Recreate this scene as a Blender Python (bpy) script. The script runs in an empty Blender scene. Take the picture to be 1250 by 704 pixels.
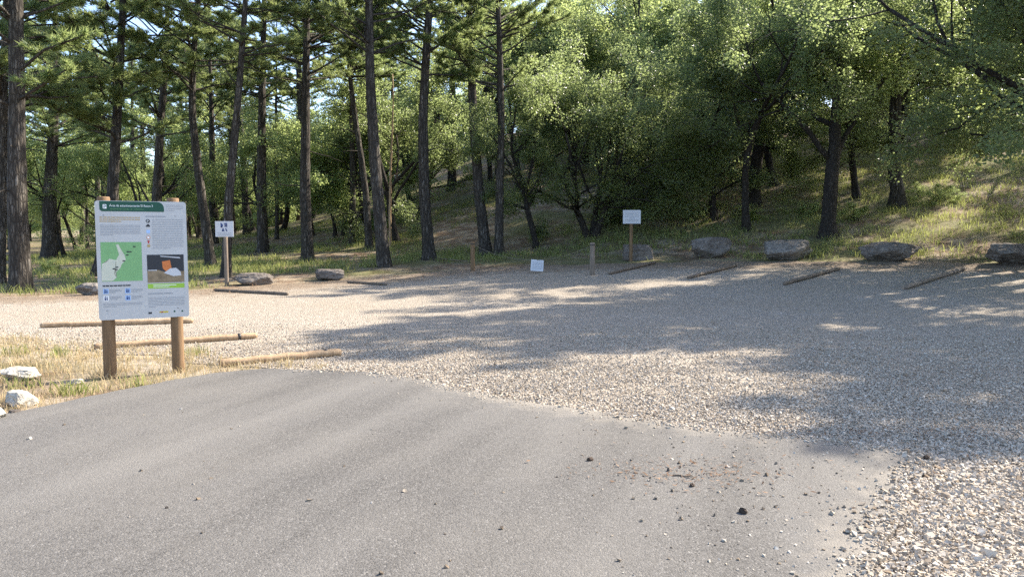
import bpy, bmesh, math, random
import numpy as np
from mathutils import Vector, Matrix, noise
from mathutils.geometry import delaunay_2d_cdt

random.seed(7)
RNG = np.random.default_rng(11)
SC = bpy.context.scene
COL = SC.collection

# ------------------------------------------------------------------ camera
EYE, FPX, HORIZON = 1.6, 906.0, 285.0
PITCH = math.atan((352.0 - HORIZON) / FPX)
cam = bpy.data.objects.new('camera', bpy.data.cameras.new('camera'))
COL.objects.link(cam)
cam.location = (0, 0, EYE)
cam.rotation_euler = (math.pi / 2 - PITCH, 0, 0)
cam.data.sensor_width = 36.0
cam.data.lens = 36.0 * FPX / 1250.0
cam.data.clip_end = 4000
SC.camera = cam

# ------------------------------------------------------------------ light
SUN_EL, SUN_AZ = math.radians(39), math.radians(60)       # azimuth clockwise from +Y
SUN = Vector((math.sin(SUN_AZ) * math.cos(SUN_EL), math.cos(SUN_AZ) * math.cos(SUN_EL), math.sin(SUN_EL)))
w = bpy.data.worlds.new('World'); SC.world = w; w.use_nodes = True
nt = w.node_tree
bg = nt.nodes['Background']
sky = nt.nodes.new('ShaderNodeTexSky'); sky.sky_type = 'NISHITA'; sky.sun_disc = False
sky.sun_elevation = SUN_EL; sky.sun_rotation = SUN_AZ
sky.air_density = 0.75; sky.dust_density = 1.3; sky.ozone_density = 1.0
nt.links.new(sky.outputs['Color'], bg.inputs['Color'])
bg.inputs['Strength'].default_value = 0.13
sl = bpy.data.lights.new('sun', 'SUN'); sl.energy = 3.9; sl.angle = math.radians(0.53); sl.color = (1.0, 0.91, 0.78)
so = bpy.data.objects.new('sun', sl); COL.objects.link(so)
so.rotation_euler = SUN.to_track_quat('Z', 'Y').to_euler()
SC.view_settings.view_transform = 'Standard'
SC.view_settings.look = 'None'
SC.view_settings.gamma = 1.0
SC.view_settings.use_curve_mapping = False
SC.view_settings.exposure = 2.0
SC.render.engine = 'CYCLES'
cy = SC.cycles
cy.max_bounces = 6; cy.diffuse_bounces = 4; cy.glossy_bounces = 2; cy.transmission_bounces = 4
cy.sample_clamp_indirect = 6.0
cy.use_denoising = False
try:
    cy.denoiser = 'OPENIMAGEDENOISE'
except Exception:
    pass

# ------------------------------------------------------------------ helpers
def sstep(a, b, x):
    t = np.clip((np.asarray(x, float) - a) / (b - a), 0, 1)
    return t * t * (3 - 2 * t)

def softplus(t, k):
    t = np.asarray(t, float)
    return k * np.logaddexp(0, t / k)

def ground_z(x, y):
    """height of the terrain: flat by the road, rising gently over the lot, a hillside beyond to the right"""
    x = np.asarray(x, float); y = np.asarray(y, float)
    t = 0.5 * x + 0.87 * y
    z = 0.06 * softplus(t - 15, 1.5) * sstep(-40, -14, x)
    h = 0.22 * softplus(t - 27.5, 1.2)
    h = np.where(h > 9, 9 + (h - 9) * 0.35, h)
    z = z + h * (0.12 + 0.88 * sstep(-24, 2, x))
    z = z + 0.05 * np.sin(x * 0.9 + 1.3) * np.sin(y * 0.7) * sstep(26, 32, t)
    return z

def gz(x, y):
    return float(ground_z(x, y))

cp, sp_ = math.cos(PITCH), math.sin(PITCH)
def ray(px, py):
    u = (px - 625.0) / FPX; v = (352.0 - py) / FPX
    return Vector((u, cp + v * sp_, -sp_ + v * cp))

def at_depth(px, py, Y):
    d = ray(px, py); k = Y / d.y
    return Vector((d.x * k, Y, EYE + d.z * k))

def hit(px, py):
    d = ray(px, py)
    s = np.arange(1.0, 160, 0.02)
    zz = EYE + d.z * s - ground_z(d.x * s, d.y * s)
    i = int(np.argmax(zz < 0))
    if not (zz < 0).any(): i = len(s) - 1
    return Vector((d.x * s[i], d.y * s[i], gz(d.x * s[i], d.y * s[i])))

def link(o, parent=None):
    COL.objects.link(o)
    if parent is not None: o.parent = parent
    return o

def tag(o, label=None, cat=None, group=None, kind=None):
    if label: o['label'] = label
    if cat: o['category'] = cat
    if group: o['group'] = group
    if kind: o['kind'] = kind
    return o

def thing(name, label, cat, loc=(0, 0, 0), rz=0.0, group=None):
    o = bpy.data.objects.new(name, None); o.empty_display_size = 0.2
    link(o); o.location = loc; o.rotation_euler = (0, 0, rz)
    return tag(o, label, cat, group)

def mesh_np(name, V, F, mats, smooth=False, midx=None):
    """V (n,3); F list of (m,k) arrays of polygons"""
    me = bpy.data.meshes.new(name)
    V = np.ascontiguousarray(V, dtype=np.float32)
    if not isinstance(F, list): F = [F]
    F = [np.asarray(f, dtype=np.int32) for f in F if len(f)]
    me.vertices.add(len(V)); me.vertices.foreach_set('co', V.ravel())
    loops = np.concatenate([f.ravel() for f in F])
    tot = np.concatenate([np.full(len(f), f.shape[1], np.int32) for f in F])
    start = np.concatenate([[0], np.cumsum(tot)[:-1]]).astype(np.int32)
    me.loops.add(len(loops)); me.loops.foreach_set('vertex_index', loops)
    me.polygons.add(len(tot)); me.polygons.foreach_set('loop_start', start)
    if midx is not None: me.polygons.foreach_set('material_index', np.asarray(midx, np.int32))
    me.polygons.foreach_set('use_smooth', np.full(len(tot), smooth, bool))
    me.update(calc_edges=True); me.validate()
    for m in (mats if isinstance(mats, (list, tuple)) else [mats]): me.materials.append(m)
    return me

def ob(name, me, parent=None, loc=None):
    o = bpy.data.objects.new(name, me); link(o, parent)
    if loc is not None: o.location = loc
    return o

class Geo:
    """collects vertices and polygons for one mesh"""
    def __init__(s): s.V = []; s.Q = []; s.T = []; s.N = []; s.n = 0; s.P = []
    def add(s, V, Q=None, T=None):
        V = np.asarray(V, float); 
        if Q is not None and len(Q): s.Q.append(np.asarray(Q) + s.n)
        if T is not None and len(T): s.T.append(np.asarray(T) + s.n)
        s.V.append(V); s.n += len(V)
    def tube(s, pts, rad, sides=8, cap=True, rough=0.0, seed=0, flare=0.0):
        pts = np.asarray(pts, float); rad = np.asarray(rad, float); n = len(pts)
        tan = np.gradient(pts, axis=0); tan /= np.linalg.norm(tan, axis=1)[:, None] + 1e-9
        ref = np.array([1.0, 0, 0]) if abs(tan[0][0]) < 0.8 else np.array([0, 1.0, 0])
        a = np.arange(sides) * 2 * math.pi / sides
        V = np.empty((n, sides, 3))
        r = np.random.default_rng(seed)
        ang_n = r.normal(0, 1, (sides,)) if rough else None
        for i in range(n):
            t = tan[i]; u = ref - t * ref.dot(t); u /= np.linalg.norm(u); v = np.cross(t, u); ref = u
            rr = np.full(sides, rad[i])
            if rough: rr = rr * (1 + rough * (0.6 * ang_n + 0.7 * r.normal(0, 1, sides)))
            if flare and i == 0: rr = rr * (1 + flare * np.abs(np.sin(a * 2.5 + seed)))
            V[i] = pts[i] + rr[:, None] * (np.cos(a)[:, None] * u + np.sin(a)[:, None] * v)
        idx = np.arange(n * sides).reshape(n, sides)
        A = idx[:-1]; B = idx[1:]
        Q = np.stack([A, np.roll(A, -1, 1), np.roll(B, -1, 1), B], -1).reshape(-1, 4)
        V = V.reshape(-1, 3); T = []
        if cap:
            V = np.vstack([V, pts[:1], pts[-1:]])
            k = n * sides
            for j in range(sides):
                T.append((idx[0][(j + 1) % sides], idx[0][j], k)); T.append((idx[-1][j], idx[-1][(j + 1) % sides], k + 1))
        s.add(V, Q, T)
    def box(s, c, d, rot=None):
        c = np.asarray(c, float); d = np.asarray(d, float) / 2
        V = np.array([(x, y, z) for x in (-1, 1) for y in (-1, 1) for z in (-1, 1)]) * d
        if rot is not None: V = V @ np.array(rot).T
        s.add(V + c, [(0, 1, 3, 2), (4, 6, 7, 5), (0, 4, 5, 1), (2, 3, 7, 6), (0, 2, 6, 4), (1, 5, 7, 3)])
    def build(s, name, mats, parent=None, smooth=False):
        V = np.vstack(s.V); F = []
        if s.Q: F.append(np.vstack(s.Q))
        if s.T: F.append(np.vstack(s.T))
        return ob(name, mesh_np(name, V, F, mats, smooth), parent)
    def mesh(s, name, mats, smooth=False):
        V = np.vstack(s.V); F = []
        if s.Q: F.append(np.vstack(s.Q))
        if s.T: F.append(np.vstack(s.T))
        return mesh_np(name, V, F, mats, smooth)

# ------------------------------------------------------------------ materials
class NT:
    def __init__(s, name):
        s.m = bpy.data.materials.new(name); s.m.use_nodes = True
        s.t = s.m.node_tree; s.t.nodes.clear()
        s.out = s.n('ShaderNodeOutputMaterial')
    def n(s, typ, ins=None, **kw):
        nd = s.t.nodes.new(typ)
        for k, v in kw.items(): setattr(nd, k, v)
        for k, v in (ins or {}).items(): s.set(nd, k, v)
        return nd
    def set(s, nd, k, v):
        sock = nd.inputs[k]
        if hasattr(v, 'is_output') or isinstance(v, bpy.types.NodeSocket): s.t.links.new(v, sock)
        else:
            if isinstance(v, (tuple, list)) and len(v) == 3 and sock.type == 'RGBA': v = (*v, 1)
            sock.default_value = v
    def coord(s, scale=(1, 1, 1), kind='Object', loc=(0, 0, 0)):
        tc = s.n('ShaderNodeTexCoord')
        return s.n('ShaderNodeMapping', {'Vector': tc.outputs[kind], 'Scale': scale, 'Location': loc}).outputs[0]
    def geo(s, scale=(1, 1, 1)):
        g = s.n('ShaderNodeNewGeometry')
        return s.n('ShaderNodeMapping', {'Vector': g.outputs['Position'], 'Scale': scale}).outputs[0]
    def noise(s, vec, scale, detail=5, rough=0.55, dist=0.0):
        return s.n('ShaderNodeTexNoise', {'Vector': vec, 'Scale': scale, 'Detail': detail, 'Roughness': rough, 'Distortion': dist}).outputs[0]
    def voro(s, vec, scale, feature='F1', out='Distance', rnd=1.0):
        return s.n('ShaderNodeTexVoronoi', {'Vector': vec, 'Scale': scale, 'Randomness': rnd}, feature=feature).outputs[out]
    def ramp(s, fac, stops, interp='LINEAR'):
        r = s.n('ShaderNodeValToRGB', {'Fac': fac}); e = r.color_ramp.elements; r.color_ramp.interpolation = interp
        while len(e) < len(stops): e.new(0.5)
        for q, (p, c) in zip(e, stops):
            q.position = p; q.color = (c, c, c, 1) if isinstance(c, (int, float)) else (*c, 1)
        return r.outputs[0]
    def mix(s, fac, a, b, blend='MIX'):
        nd = s.n('ShaderNodeMix', data_type='RGBA', blend_type=blend)
        s.set(nd, 0, fac); s.set(nd, 6, a); s.set(nd, 7, b)
        return nd.outputs[2]
    def math(s, op, a, b=0.5):
        nd = s.n('ShaderNodeMath', operation=op); s.set(nd, 0, a); s.set(nd, 1, b); return nd.outputs[0]
    def bump(s, h, strength=0.5, dist=0.02, normal=None):
        d = {'Height': h, 'Strength': strength, 'Distance': dist}
        if normal is not None: d['Normal'] = normal
        return s.n('ShaderNodeBump', d).outputs[0]
    def bsdf(s, col, rough=0.8, normal=None, spec=0.3):
        d = {'Base Color': col, 'Roughness': rough, 'Specular IOR Level': spec}
        if normal is not None: d['Normal'] = normal
        b = s.n('ShaderNodeBsdfPrincipled', d)
        s.t.links.new(b.outputs[0], s.out.inputs[0]); return s.m

def plain(name, col, rough=0.6, var=0.08, spec=0.3):
    t = NT(name); v = t.coord()
    f = t.noise(v, 14, 4)
    c = t.mix(t.ramp(f, [(0.3, 0.0), (0.7, 1.0)]), tuple(x * (1 - var) for x in col), tuple(min(1, x * (1 + var)) for x in col))
    return t.bsdf(c, rough, None, spec)

def m_foliage(name, cols, trans, tfac=0.42, rough=0.45, spec=0.35):
    t = NT(name)
    g = t.n('ShaderNodeNewGeometry'); oi = t.n('ShaderNodeObjectInfo')
    c = t.ramp(g.outputs['Random Per Island'], [(i / (len(cols) - 1), k) for i, k in enumerate(cols)])
    h = t.n('ShaderNodeHueSaturation', {'Color': c})
    t.set(h, 'Hue', t.math('MULTIPLY_ADD', oi.outputs['Random'], 0.05)); h.inputs['Hue'].default_value = 0.5
    # hue 0.475..0.525, value 0.8..1.2 from tree to tree
    a = t.n('ShaderNodeMath', {0: oi.outputs['Random'], 1: 0.05, 2: 0.472}, operation='MULTIPLY_ADD')
    b = t.n('ShaderNodeMath', {0: oi.outputs['Random'], 1: 0.35, 2: 0.82}, operation='MULTIPLY_ADD')
    t.set(h, 'Hue', a.outputs[0]); t.set(h, 'Value', b.outputs[0])
    p = t.n('ShaderNodeBsdfPrincipled', {'Base Color': h.outputs[0], 'Roughness': rough, 'Specular IOR Level': spec})
    tr = t.n('ShaderNodeBsdfTranslucent', {'Color': t.mix(0.75, h.outputs[0], trans)})
    mx = t.n('ShaderNodeMixShader', {0: tfac, 1: p.outputs[0], 2: tr.outputs[0]})
    t.t.links.new(mx.outputs[0], t.out.inputs[0])
    return t.m

def m_bark(name, dark, mid, pale, sx=9.0, sz=2.2, strength=0.9):
    t = NT(name); v = t.geo((sx, sx, sz))
    ns = t.n('ShaderNodeTexNoise', {'Vector': v, 'Scale': 0.9, 'Detail': 4.0}).outputs[1]
    vv = t.n('ShaderNodeMixRGB', {0: 0.30, 1: v, 2: ns}, blend_type='LINEAR_LIGHT').outputs[0]
    v2 = t.n('ShaderNodeVectorMath', {0: vv, 1: (1, 1, 0.45)}, operation='MULTIPLY').outputs[0]
    e1 = t.n('ShaderNodeTexVoronoi', {'Vector': vv, 'Scale': 1.7}, feature='DISTANCE_TO_EDGE').outputs[0]
    e2 = t.n('ShaderNodeTexVoronoi', {'Vector': v2, 'Scale': 1.0}, feature='DISTANCE_TO_EDGE').outputs[0]
    e = t.math('MINIMUM', t.math('MULTIPLY', e1, 1.6), e2)
    cell = t.n('ShaderNodeTexVoronoi', {'Vector': vv, 'Scale': 1.7}).outputs['Color']
    plate = t.ramp(e, [(0.0, 0.0), (0.10, 0.3), (0.38, 1.0)])
    fine = t.noise(v, 7, 7, 0.75)
    pc = t.mix(t.ramp(cell, [(0.2, 0.0), (0.8, 1.0)]), mid, pale)
    pc = t.mix(t.ramp(fine, [(0.35, 0.0), (0.7, 0.7)]), pc, tuple(x * 0.6 for x in mid))
    c = t.mix(plate, dark, pc)
    hgt = t.math('ADD', plate, t.math('MULTIPLY', fine, 0.35))
    return t.bsdf(c, 0.92, t.bump(hgt, strength, 0.035), 0.15)

def m_ground():
    t = NT('forest floor'); v = t.geo()
    at = t.n('ShaderNodeAttribute', attribute_name='lot').outputs['Fac']
    big = t.noise(v, 0.22, 5); med = t.noise(v, 1.4, 6, 0.62); fine = t.noise(v, 22, 8, 0.75); needle = t.noise(t.geo((60, 9, 30)), 2.0, 4, 0.7, 1.5)
    litter = t.mix(t.ramp(needle, [(0.35, 0.0), (0.65, 1.0)]), (0.085, 0.055, 0.036), (0.25, 0.175, 0.115))
    dirt = t.mix(t.ramp(fine, [(0.3, 0.0), (0.7, 1.0)]), (0.19, 0.15, 0.105), (0.40, 0.335, 0.25))
    green = t.mix(t.ramp(fine, [(0.35, 0.0), (0.65, 1.0)]), (0.045, 0.06, 0.018), (0.17, 0.18, 0.065))
    c = t.mix(t.ramp(med, [(0.42, 0.0), (0.62, 1.0)]), litter, dirt)
    c = t.mix(t.ramp(big, [(0.44, 0.0), (0.56, 0.7)]), c, green)
    stone = t.n('ShaderNodeTexVoronoi', {'Vector': v, 'Scale': 16.0}).outputs['Color']
    dust = t.mix(t.ramp(stone, [(0.2, 0.0), (0.8, 1.0)]), (0.20, 0.165, 0.12), (0.36, 0.31, 0.24))
    edge = t.ramp(t.math('ADD', at, t.math('MULTIPLY', t.math('SUBTRACT', med, 0.5), 0.9)), [(0.3, 0.0), (0.75, 1.0)])
    c = t.mix(edge, c, dust)
    h = t.math('ADD', t.math('MULTIPLY', med, 0.7), t.math('MULTIPLY', fine, 0.5))
    return t.bsdf(c, 0.95, t.bump(h, 0.9, 0.05), 0.1)

def m_gravel():
    t = NT('crushed limestone gravel'); v = t.geo()
    big = t.noise(v, 0.35, 4); med = t.noise(v, 2.2, 5, 0.6)
    vo = t.n('ShaderNodeTexVoronoi', {'Vector': v, 'Scale': 26.0})
    ed = t.n('ShaderNodeTexVoronoi', {'Vector': v, 'Scale': 26.0}, feature='DISTANCE_TO_EDGE').outputs[0]
    vo2 = t.n('ShaderNodeTexVoronoi', {'Vector': v, 'Scale': 60.0}).outputs['Color']
    c = t.ramp(vo.outputs['Color'], [(0.1, (0.14, 0.112, 0.085)), (0.35, (0.32, 0.275, 0.222)), (0.65, (0.42, 0.37, 0.305)), (0.95, (0.52, 0.47, 0.40))])
    c2 = t.ramp(vo2, [(0.1, (0.22, 0.185, 0.145)), (0.9, (0.45, 0.40, 0.33))])
    c = t.mix(t.ramp(med, [(0.35, 0.15), (0.7, 0.8)]), c, c2)
    c = t.mix(t.ramp(ed, [(0.0, 0.6), (0.12, 0.0)]), c, (0.17, 0.14, 0.105))
    c = t.mix(t.ramp(big, [(0.42, 0.0), (0.68, 0.45)]), c, (0.29, 0.238, 0.175))
    at = t.n('ShaderNodeAttribute', attribute_name='edge').outputs['Fac']
    soil = t.mix(t.ramp(t.noise(v, 18, 6, 0.75), [(0.35, 0.0), (0.65, 1.0)]), (0.12, 0.085, 0.058), (0.30, 0.235, 0.17))
    c = t.mix(t.ramp(t.math('ADD', at, t.math('MULTIPLY', t.math('SUBTRACT', med, 0.5), 1.1)), [(0.35, 0.0), (0.8, 0.9)]), c, soil)
    h = t.math('ADD', t.math('MULTIPLY', t.ramp(ed, [(0, 0.0), (0.35, 1.0)]), 0.8), t.math('MULTIPLY', vo.outputs['Distance'], -0.4))
    return t.bsdf(c, 0.92, t.bump(h, 0.85, 0.02), 0.15)

def m_stone_bits(name, stops):
    t = NT(name); g = t.n('ShaderNodeNewGeometry'); v = t.geo()
    c = t.ramp(g.outputs['Random Per Island'], stops)
    c = t.mix(t.ramp(t.noise(v, 90, 4, 0.7), [(0.35, 0.0), (0.7, 0.45)]), c, (0.23, 0.19, 0.145))
    return t.bsdf(c, 0.95, None, 0.08)

def m_asphalt():
    t = NT('worn grey asphalt'); v = t.geo()
    r0 = t.n('ShaderNodeMapping', {'Vector': v, 'Rotation': (0, 0, math.radians(-70))}).outputs[0]
    rot = t.n('ShaderNodeMapping', {'Vector': r0, 'Scale': (0.16, 1.25, 1)}).outputs[0]
    streak = t.noise(rot, 1.1, 4, 0.5)
    big = t.noise(v, 0.5, 5, 0.6); grain = t.noise(v, 75, 6, 0.8); vo = t.n('ShaderNodeTexVoronoi', {'Vector': v, 'Scale': 110.0})
    agg = t.ramp(vo.outputs['Color'], [(0.05, (0.04, 0.037, 0.033)), (0.45, (0.118, 0.110, 0.099)), (0.8, (0.172, 0.161, 0.146)), (1.0, (0.36, 0.34, 0.31))])
    c = t.mix(t.ramp(grain, [(0.3, 0.7), (0.75, 0.0)]), agg, (0.085, 0.079, 0.071))
    c = t.mix(t.ramp(streak, [(0.40, 0.0), (0.64, 0.5)]), c, (0.19, 0.178, 0.160))
    c = t.mix(t.ramp(streak, [(0.30, 0.24), (0.44, 0.0)]), c, (0.082, 0.077, 0.07))
    c = t.mix(t.ramp(big, [(0.45, 0.0), (0.72, 0.4)]), c, (0.185, 0.168, 0.142))
    at = t.n('ShaderNodeAttribute', attribute_name='edge').outputs['Fac']
    c = t.mix(t.ramp(t.math('ADD', at, t.math('MULTIPLY', t.math('SUBTRACT', t.noise(v, 4.5, 7, 0.72), 0.5), 1.2)), [(0.42, 0.0), (0.95, 0.85)]), c, (0.27, 0.235, 0.185))
    vs = t.n('ShaderNodeTexVoronoi', {'Vector': v, 'Scale': 9.0}); 
    spot = t.math('MULTIPLY', t.ramp(vs.outputs['Distance'], [(0.03, 1.0), (0.07, 0.0)]), t.ramp(vs.outputs['Color'], [(0.62, 0.0), (0.64, 0.8)]))
    c = t.mix(spot, c, (0.05, 0.045, 0.04))
    h = t.math('ADD', t.math('MULTIPLY', vo.outputs['Distance'], -0.6), t.math('MULTIPLY', grain, 0.8))
    c = t.n('ShaderNodeHueSaturation', {'Color': c, 'Value': 0.9, 'Saturation': 0.85}).outputs[0]
    return t.bsdf(c, 0.88, t.bump(h, 0.75, 0.008), 0.25)

def m_rock(name, a, b, c3):
    t = NT(name); v = t.coord()
    n1 = t.noise(v, 2.2, 7, 0.62); n2 = t.noise(v, 14, 6, 0.7); cr = t.noise(t.coord((1, 1, 3.2)), 3.0, 8, 0.6, 1.4)
    c = t.mix(t.ramp(n1, [(0.35, 0.0), (0.65, 1.0)]), a, b)
    c = t.mix(t.ramp(n2, [(0.5, 0.0), (0.72, 0.8)]), c, c3)
    c = t.mix(t.ramp(cr, [(0.44, 0.0), (0.49, 0.75), (0.54, 0.0)]), c, tuple(x * 0.45 for x in a))
    return t.bsdf(c, 0.93, t.bump(t.math('ADD', n2, t.math('MULTIPLY', cr, 1.2)), 0.8, 0.04), 0.15)

def m_wood(name, a, b, sz=(16, 16, 1.6)):
    t = NT(name); v = t.coord(sz)
    g = t.noise(v, 1.5, 6, 0.65, 0.6); f = t.noise(t.coord((60, 60, 3)), 1.0, 4)
    c = t.mix(t.ramp(g, [(0.3, 0.0), (0.7, 1.0)]), a, b)
    c = t.mix(t.ramp(f, [(0.55, 0.0), (0.68, 0.55)]), c, tuple(x * 0.45 for x in a))
    return t.bsdf(c, 0.78, t.bump(g, 0.35, 0.006), 0.25)

M = {}
M['ground'] = m_ground()
M['gravel'] = m_gravel()
M['asphalt'] = m_asphalt()
M['stones'] = m_stone_bits('limestone chips', [(0.0, (0.20, 0.15, 0.10)), (0.2, (0.36, 0.305, 0.235)), (0.55, (0.445, 0.388, 0.312)), (0.85, (0.505, 0.448, 0.368)), (0.96, (0.60, 0.548, 0.465)), (1.0, (0.13, 0.095, 0.065))])
M['pebbles'] = m_stone_bits('dark pebbles', [(0.0, (0.07, 0.058, 0.047)), (0.5, (0.13, 0.10, 0.072)), (0.75, (0.24, 0.195, 0.145)), (1.0, (0.5, 0.47, 0.42))])
M['pine_bark'] = m_bark('pine bark', (0.028, 0.024, 0.02), (0.125, 0.108, 0.09), (0.25, 0.228, 0.198))
M['oak_bark'] = m_bark('oak bark', (0.02, 0.017, 0.015), (0.085, 0.073, 0.062), (0.15, 0.135, 0.115), 14, 4.5, 0.8)
M['needles'] = m_foliage('pine needles', [(0.06, 0.092, 0.036), (0.09, 0.132, 0.046), (0.125, 0.165, 0.06), (0.155, 0.16, 0.07)], (0.42, 0.50, 0.19), 0.56)
M['oak_leaf'] = m_foliage('oak leaves', [(0.045, 0.06, 0.028), (0.068, 0.09, 0.038), (0.10, 0.125, 0.05)], (0.46, 0.56, 0.22), 0.54, 0.36, 0.5)
M['sunlit_leaf'] = m_foliage('oak leaves tinted sunlit', [(0.085, 0.115, 0.048), (0.125, 0.158, 0.064), (0.16, 0.188, 0.085)], (0.54, 0.64, 0.24), 0.62, 0.45, 0.35)  # same oak foliage, brightened so sunlight on background crowns is in the colour
M['straw'] = m_foliage('dry grass', [(0.42, 0.33, 0.19), (0.55, 0.46, 0.29), (0.36, 0.30, 0.15), (0.50, 0.40, 0.24), (0.22, 0.22, 0.09)], (0.6, 0.5, 0.27), 0.3, 0.7, 0.15)
M['grass'] = m_foliage('green grass', [(0.08, 0.11, 0.03), (0.14, 0.165, 0.048), (0.22, 0.22, 0.085), (0.34, 0.30, 0.16)], (0.42, 0.45, 0.13), 0.45, 0.6, 0.2)
M['litter'] = m_foliage('fallen needles and leaves', [(0.10, 0.06, 0.035), (0.2, 0.13, 0.075), (0.30, 0.21, 0.13)], (0.25, 0.15, 0.08), 0.12, 0.8, 0.1)
M['boulder'] = m_rock('grey limestone', (0.125, 0.105, 0.09), (0.22, 0.192, 0.166), (0.33, 0.30, 0.27))
M['boulder_blue'] = m_rock('bluish limestone', (0.15, 0.132, 0.115), (0.26, 0.235, 0.208), (0.37, 0.343, 0.308))
M['boulder_white'] = m_rock('pale limestone', (0.42, 0.385, 0.315), (0.53, 0.49, 0.42), (0.61, 0.575, 0.515))
M['post_wood'] = m_wood('treated round timber', (0.13, 0.078, 0.04), (0.23, 0.145, 0.078))
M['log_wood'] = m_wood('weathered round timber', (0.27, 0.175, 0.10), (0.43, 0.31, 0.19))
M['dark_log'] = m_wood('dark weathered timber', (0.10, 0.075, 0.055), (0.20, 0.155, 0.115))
M['grey_post'] = m_wood('greyed timber', (0.14, 0.105, 0.08), (0.25, 0.205, 0.16))
def m_panel():
    t = NT('aged white board laminate'); v = t.coord((1, 1, 1))
    c = t.mix(t.ramp(t.noise(v, 2.4, 6, 0.65), [(0.42, 0.0), (0.75, 0.35)]), (0.50, 0.50, 0.49), (0.38, 0.37, 0.335))
    c = t.mix(t.ramp(t.noise(t.coord((14, 14, 0.9)), 1.5, 5, 0.6), [(0.58, 0.0), (0.75, 0.25)]), c, (0.40, 0.38, 0.33))
    return t.bsdf(c, 0.5, None, 0.25)
M['panel'] = m_panel()
M['metal'] = plain('dark steel strap', (0.03, 0.028, 0.027), 0.5)
M['dkgreen'] = plain('dark green print', (0.012, 0.075, 0.048), 0.4, 0.05)
M['mapgreen'] = plain('map green print', (0.20, 0.40, 0.17), 0.4, 0.05)
M['mappale'] = plain('map beige print', (0.55, 0.56, 0.45), 0.4, 0.04)
M['limegreen'] = plain('lime green print', (0.30, 0.50, 0.06), 0.4, 0.04)
M['white'] = plain('white print', (0.80, 0.81, 0.80), 0.4, 0.02)
M['ink'] = plain('dark ink', (0.03, 0.033, 0.04), 0.4)
M['greyink'] = plain('grey ink', (0.30, 0.31, 0.33), 0.4)
M['ochre'] = plain('ochre ink', (0.42, 0.30, 0.14), 0.4)
M['blue'] = plain('navy blue print', (0.02, 0.045, 0.16), 0.4)
M['skyblue'] = plain('light blue print', (0.35, 0.50, 0.75), 0.4)
M['orange'] = plain('orange print', (0.55, 0.17, 0.05), 0.4)
M['red'] = plain('red print', (0.45, 0.05, 0.05), 0.4)
M['brownprint'] = plain('brown print', (0.24, 0.18, 0.11), 0.5, 0.3)
M['yellow'] = plain('yellow print', (0.55, 0.42, 0.05), 0.4)
M['signwhite'] = plain('white sign sheet', (0.52, 0.53, 0.55), 0.45, 0.02, 0.3)
M['rope'] = plain('pale rope', (0.17, 0.145, 0.115), 0.8)
M['cone'] = plain('pine cone scales', (0.055, 0.036, 0.024), 0.8, 0.4)
M['hill'] = None

# ------------------------------------------------------------------ ground, lot, road
def flat_hit(px, py):
    d = ray(px, py); s = -EYE / d.z
    return (d.x * s, d.y * s)

def fray(poly, step, amp, seed, fmin=0.35):
    """subdivide a closed outline and push it about with noise"""
    out = []
    n = len(poly)
    for i in range(n):
        a = Vector(poly[i]); b = Vector(poly[(i + 1) % n]); L = (b - a).length; k = max(1, int(L / step))
        for j in range(k):
            p = a.lerp(b, j / k); nv = noise.noise_vector(Vector((p.x * 1.1, p.y * 1.1, seed))) * amp + noise.noise_vector(Vector((p.x * 5, p.y * 5, seed + 9))) * amp * 0.4
            out.append((p.x + nv.x, p.y + nv.y))
    return out

def inside(poly, X, Y):
    X = np.asarray(X); Y = np.asarray(Y); c = np.zeros(X.shape, bool); n = len(poly); j = n - 1
    for i in range(n):
        xi, yi = poly[i]; xj, yj = poly[j]
        if yi != yj:
            c ^= ((yi > Y) != (yj > Y)) & (X < (xj - xi) * (Y - yi) / (yj - yi) + xi)
        j = i
    return c

def poly_dist(poly, X, Y):
    d = np.full(X.shape, 1e9); n = len(poly)
    for i in range(n):
        ax, ay = poly[i]; bx, by = poly[(i + 1) % n]; dx, dy = bx - ax, by - ay
        t = np.clip(((X - ax) * dx + (Y - ay) * dy) / (dx * dx + dy * dy + 1e-12), 0, 1)
        d = np.minimum(d, np.hypot(X - ax - t * dx, Y - ay - t * dy))
    return d

ROAD_C = [flat_hit(*p) for p in [(0, 513), (100, 491), (200, 469), (270, 458), (330, 453), (440, 457), (520, 468), (620, 490), (760, 511), (900, 529),
                                 (1040, 545), (1132, 558), (1138, 566), (1130, 602), (1100, 650), (1070, 704)]] + [(1.3, 1.5), (0.6, -3), (-1, -14), (-16, -14), (-9.5, -1), (-6.4, 3.4)]
LOT_C = [(-25, 11.6), (-12, 11.2), (-7.6, 10.6), (-5.6, 9.9), (-3.7, 9.0), (-2.9, 8.6), (-1.5, 7.6), (0, 6), (0.4, 3), (-1, -3), (-2, -14), (9, -14), (11.5, -4), (13, 5), (14.5, 12), (15.6, 18), (14.8, 21.2),
         (12.3, 22.9), (9.4, 24.0), (7, 25.0), (4, 25.6), (0, 25.8), (-3, 24.6), (-6, 22.6), (-8.6, 20.6), (-12, 18.6), (-20, 17.4), (-28, 16)]
ROAD = fray(ROAD_C, 0.09, 0.10, 3.0)
LOT = fray(LOT_C, 0.25, 0.3, 8.0)

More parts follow.
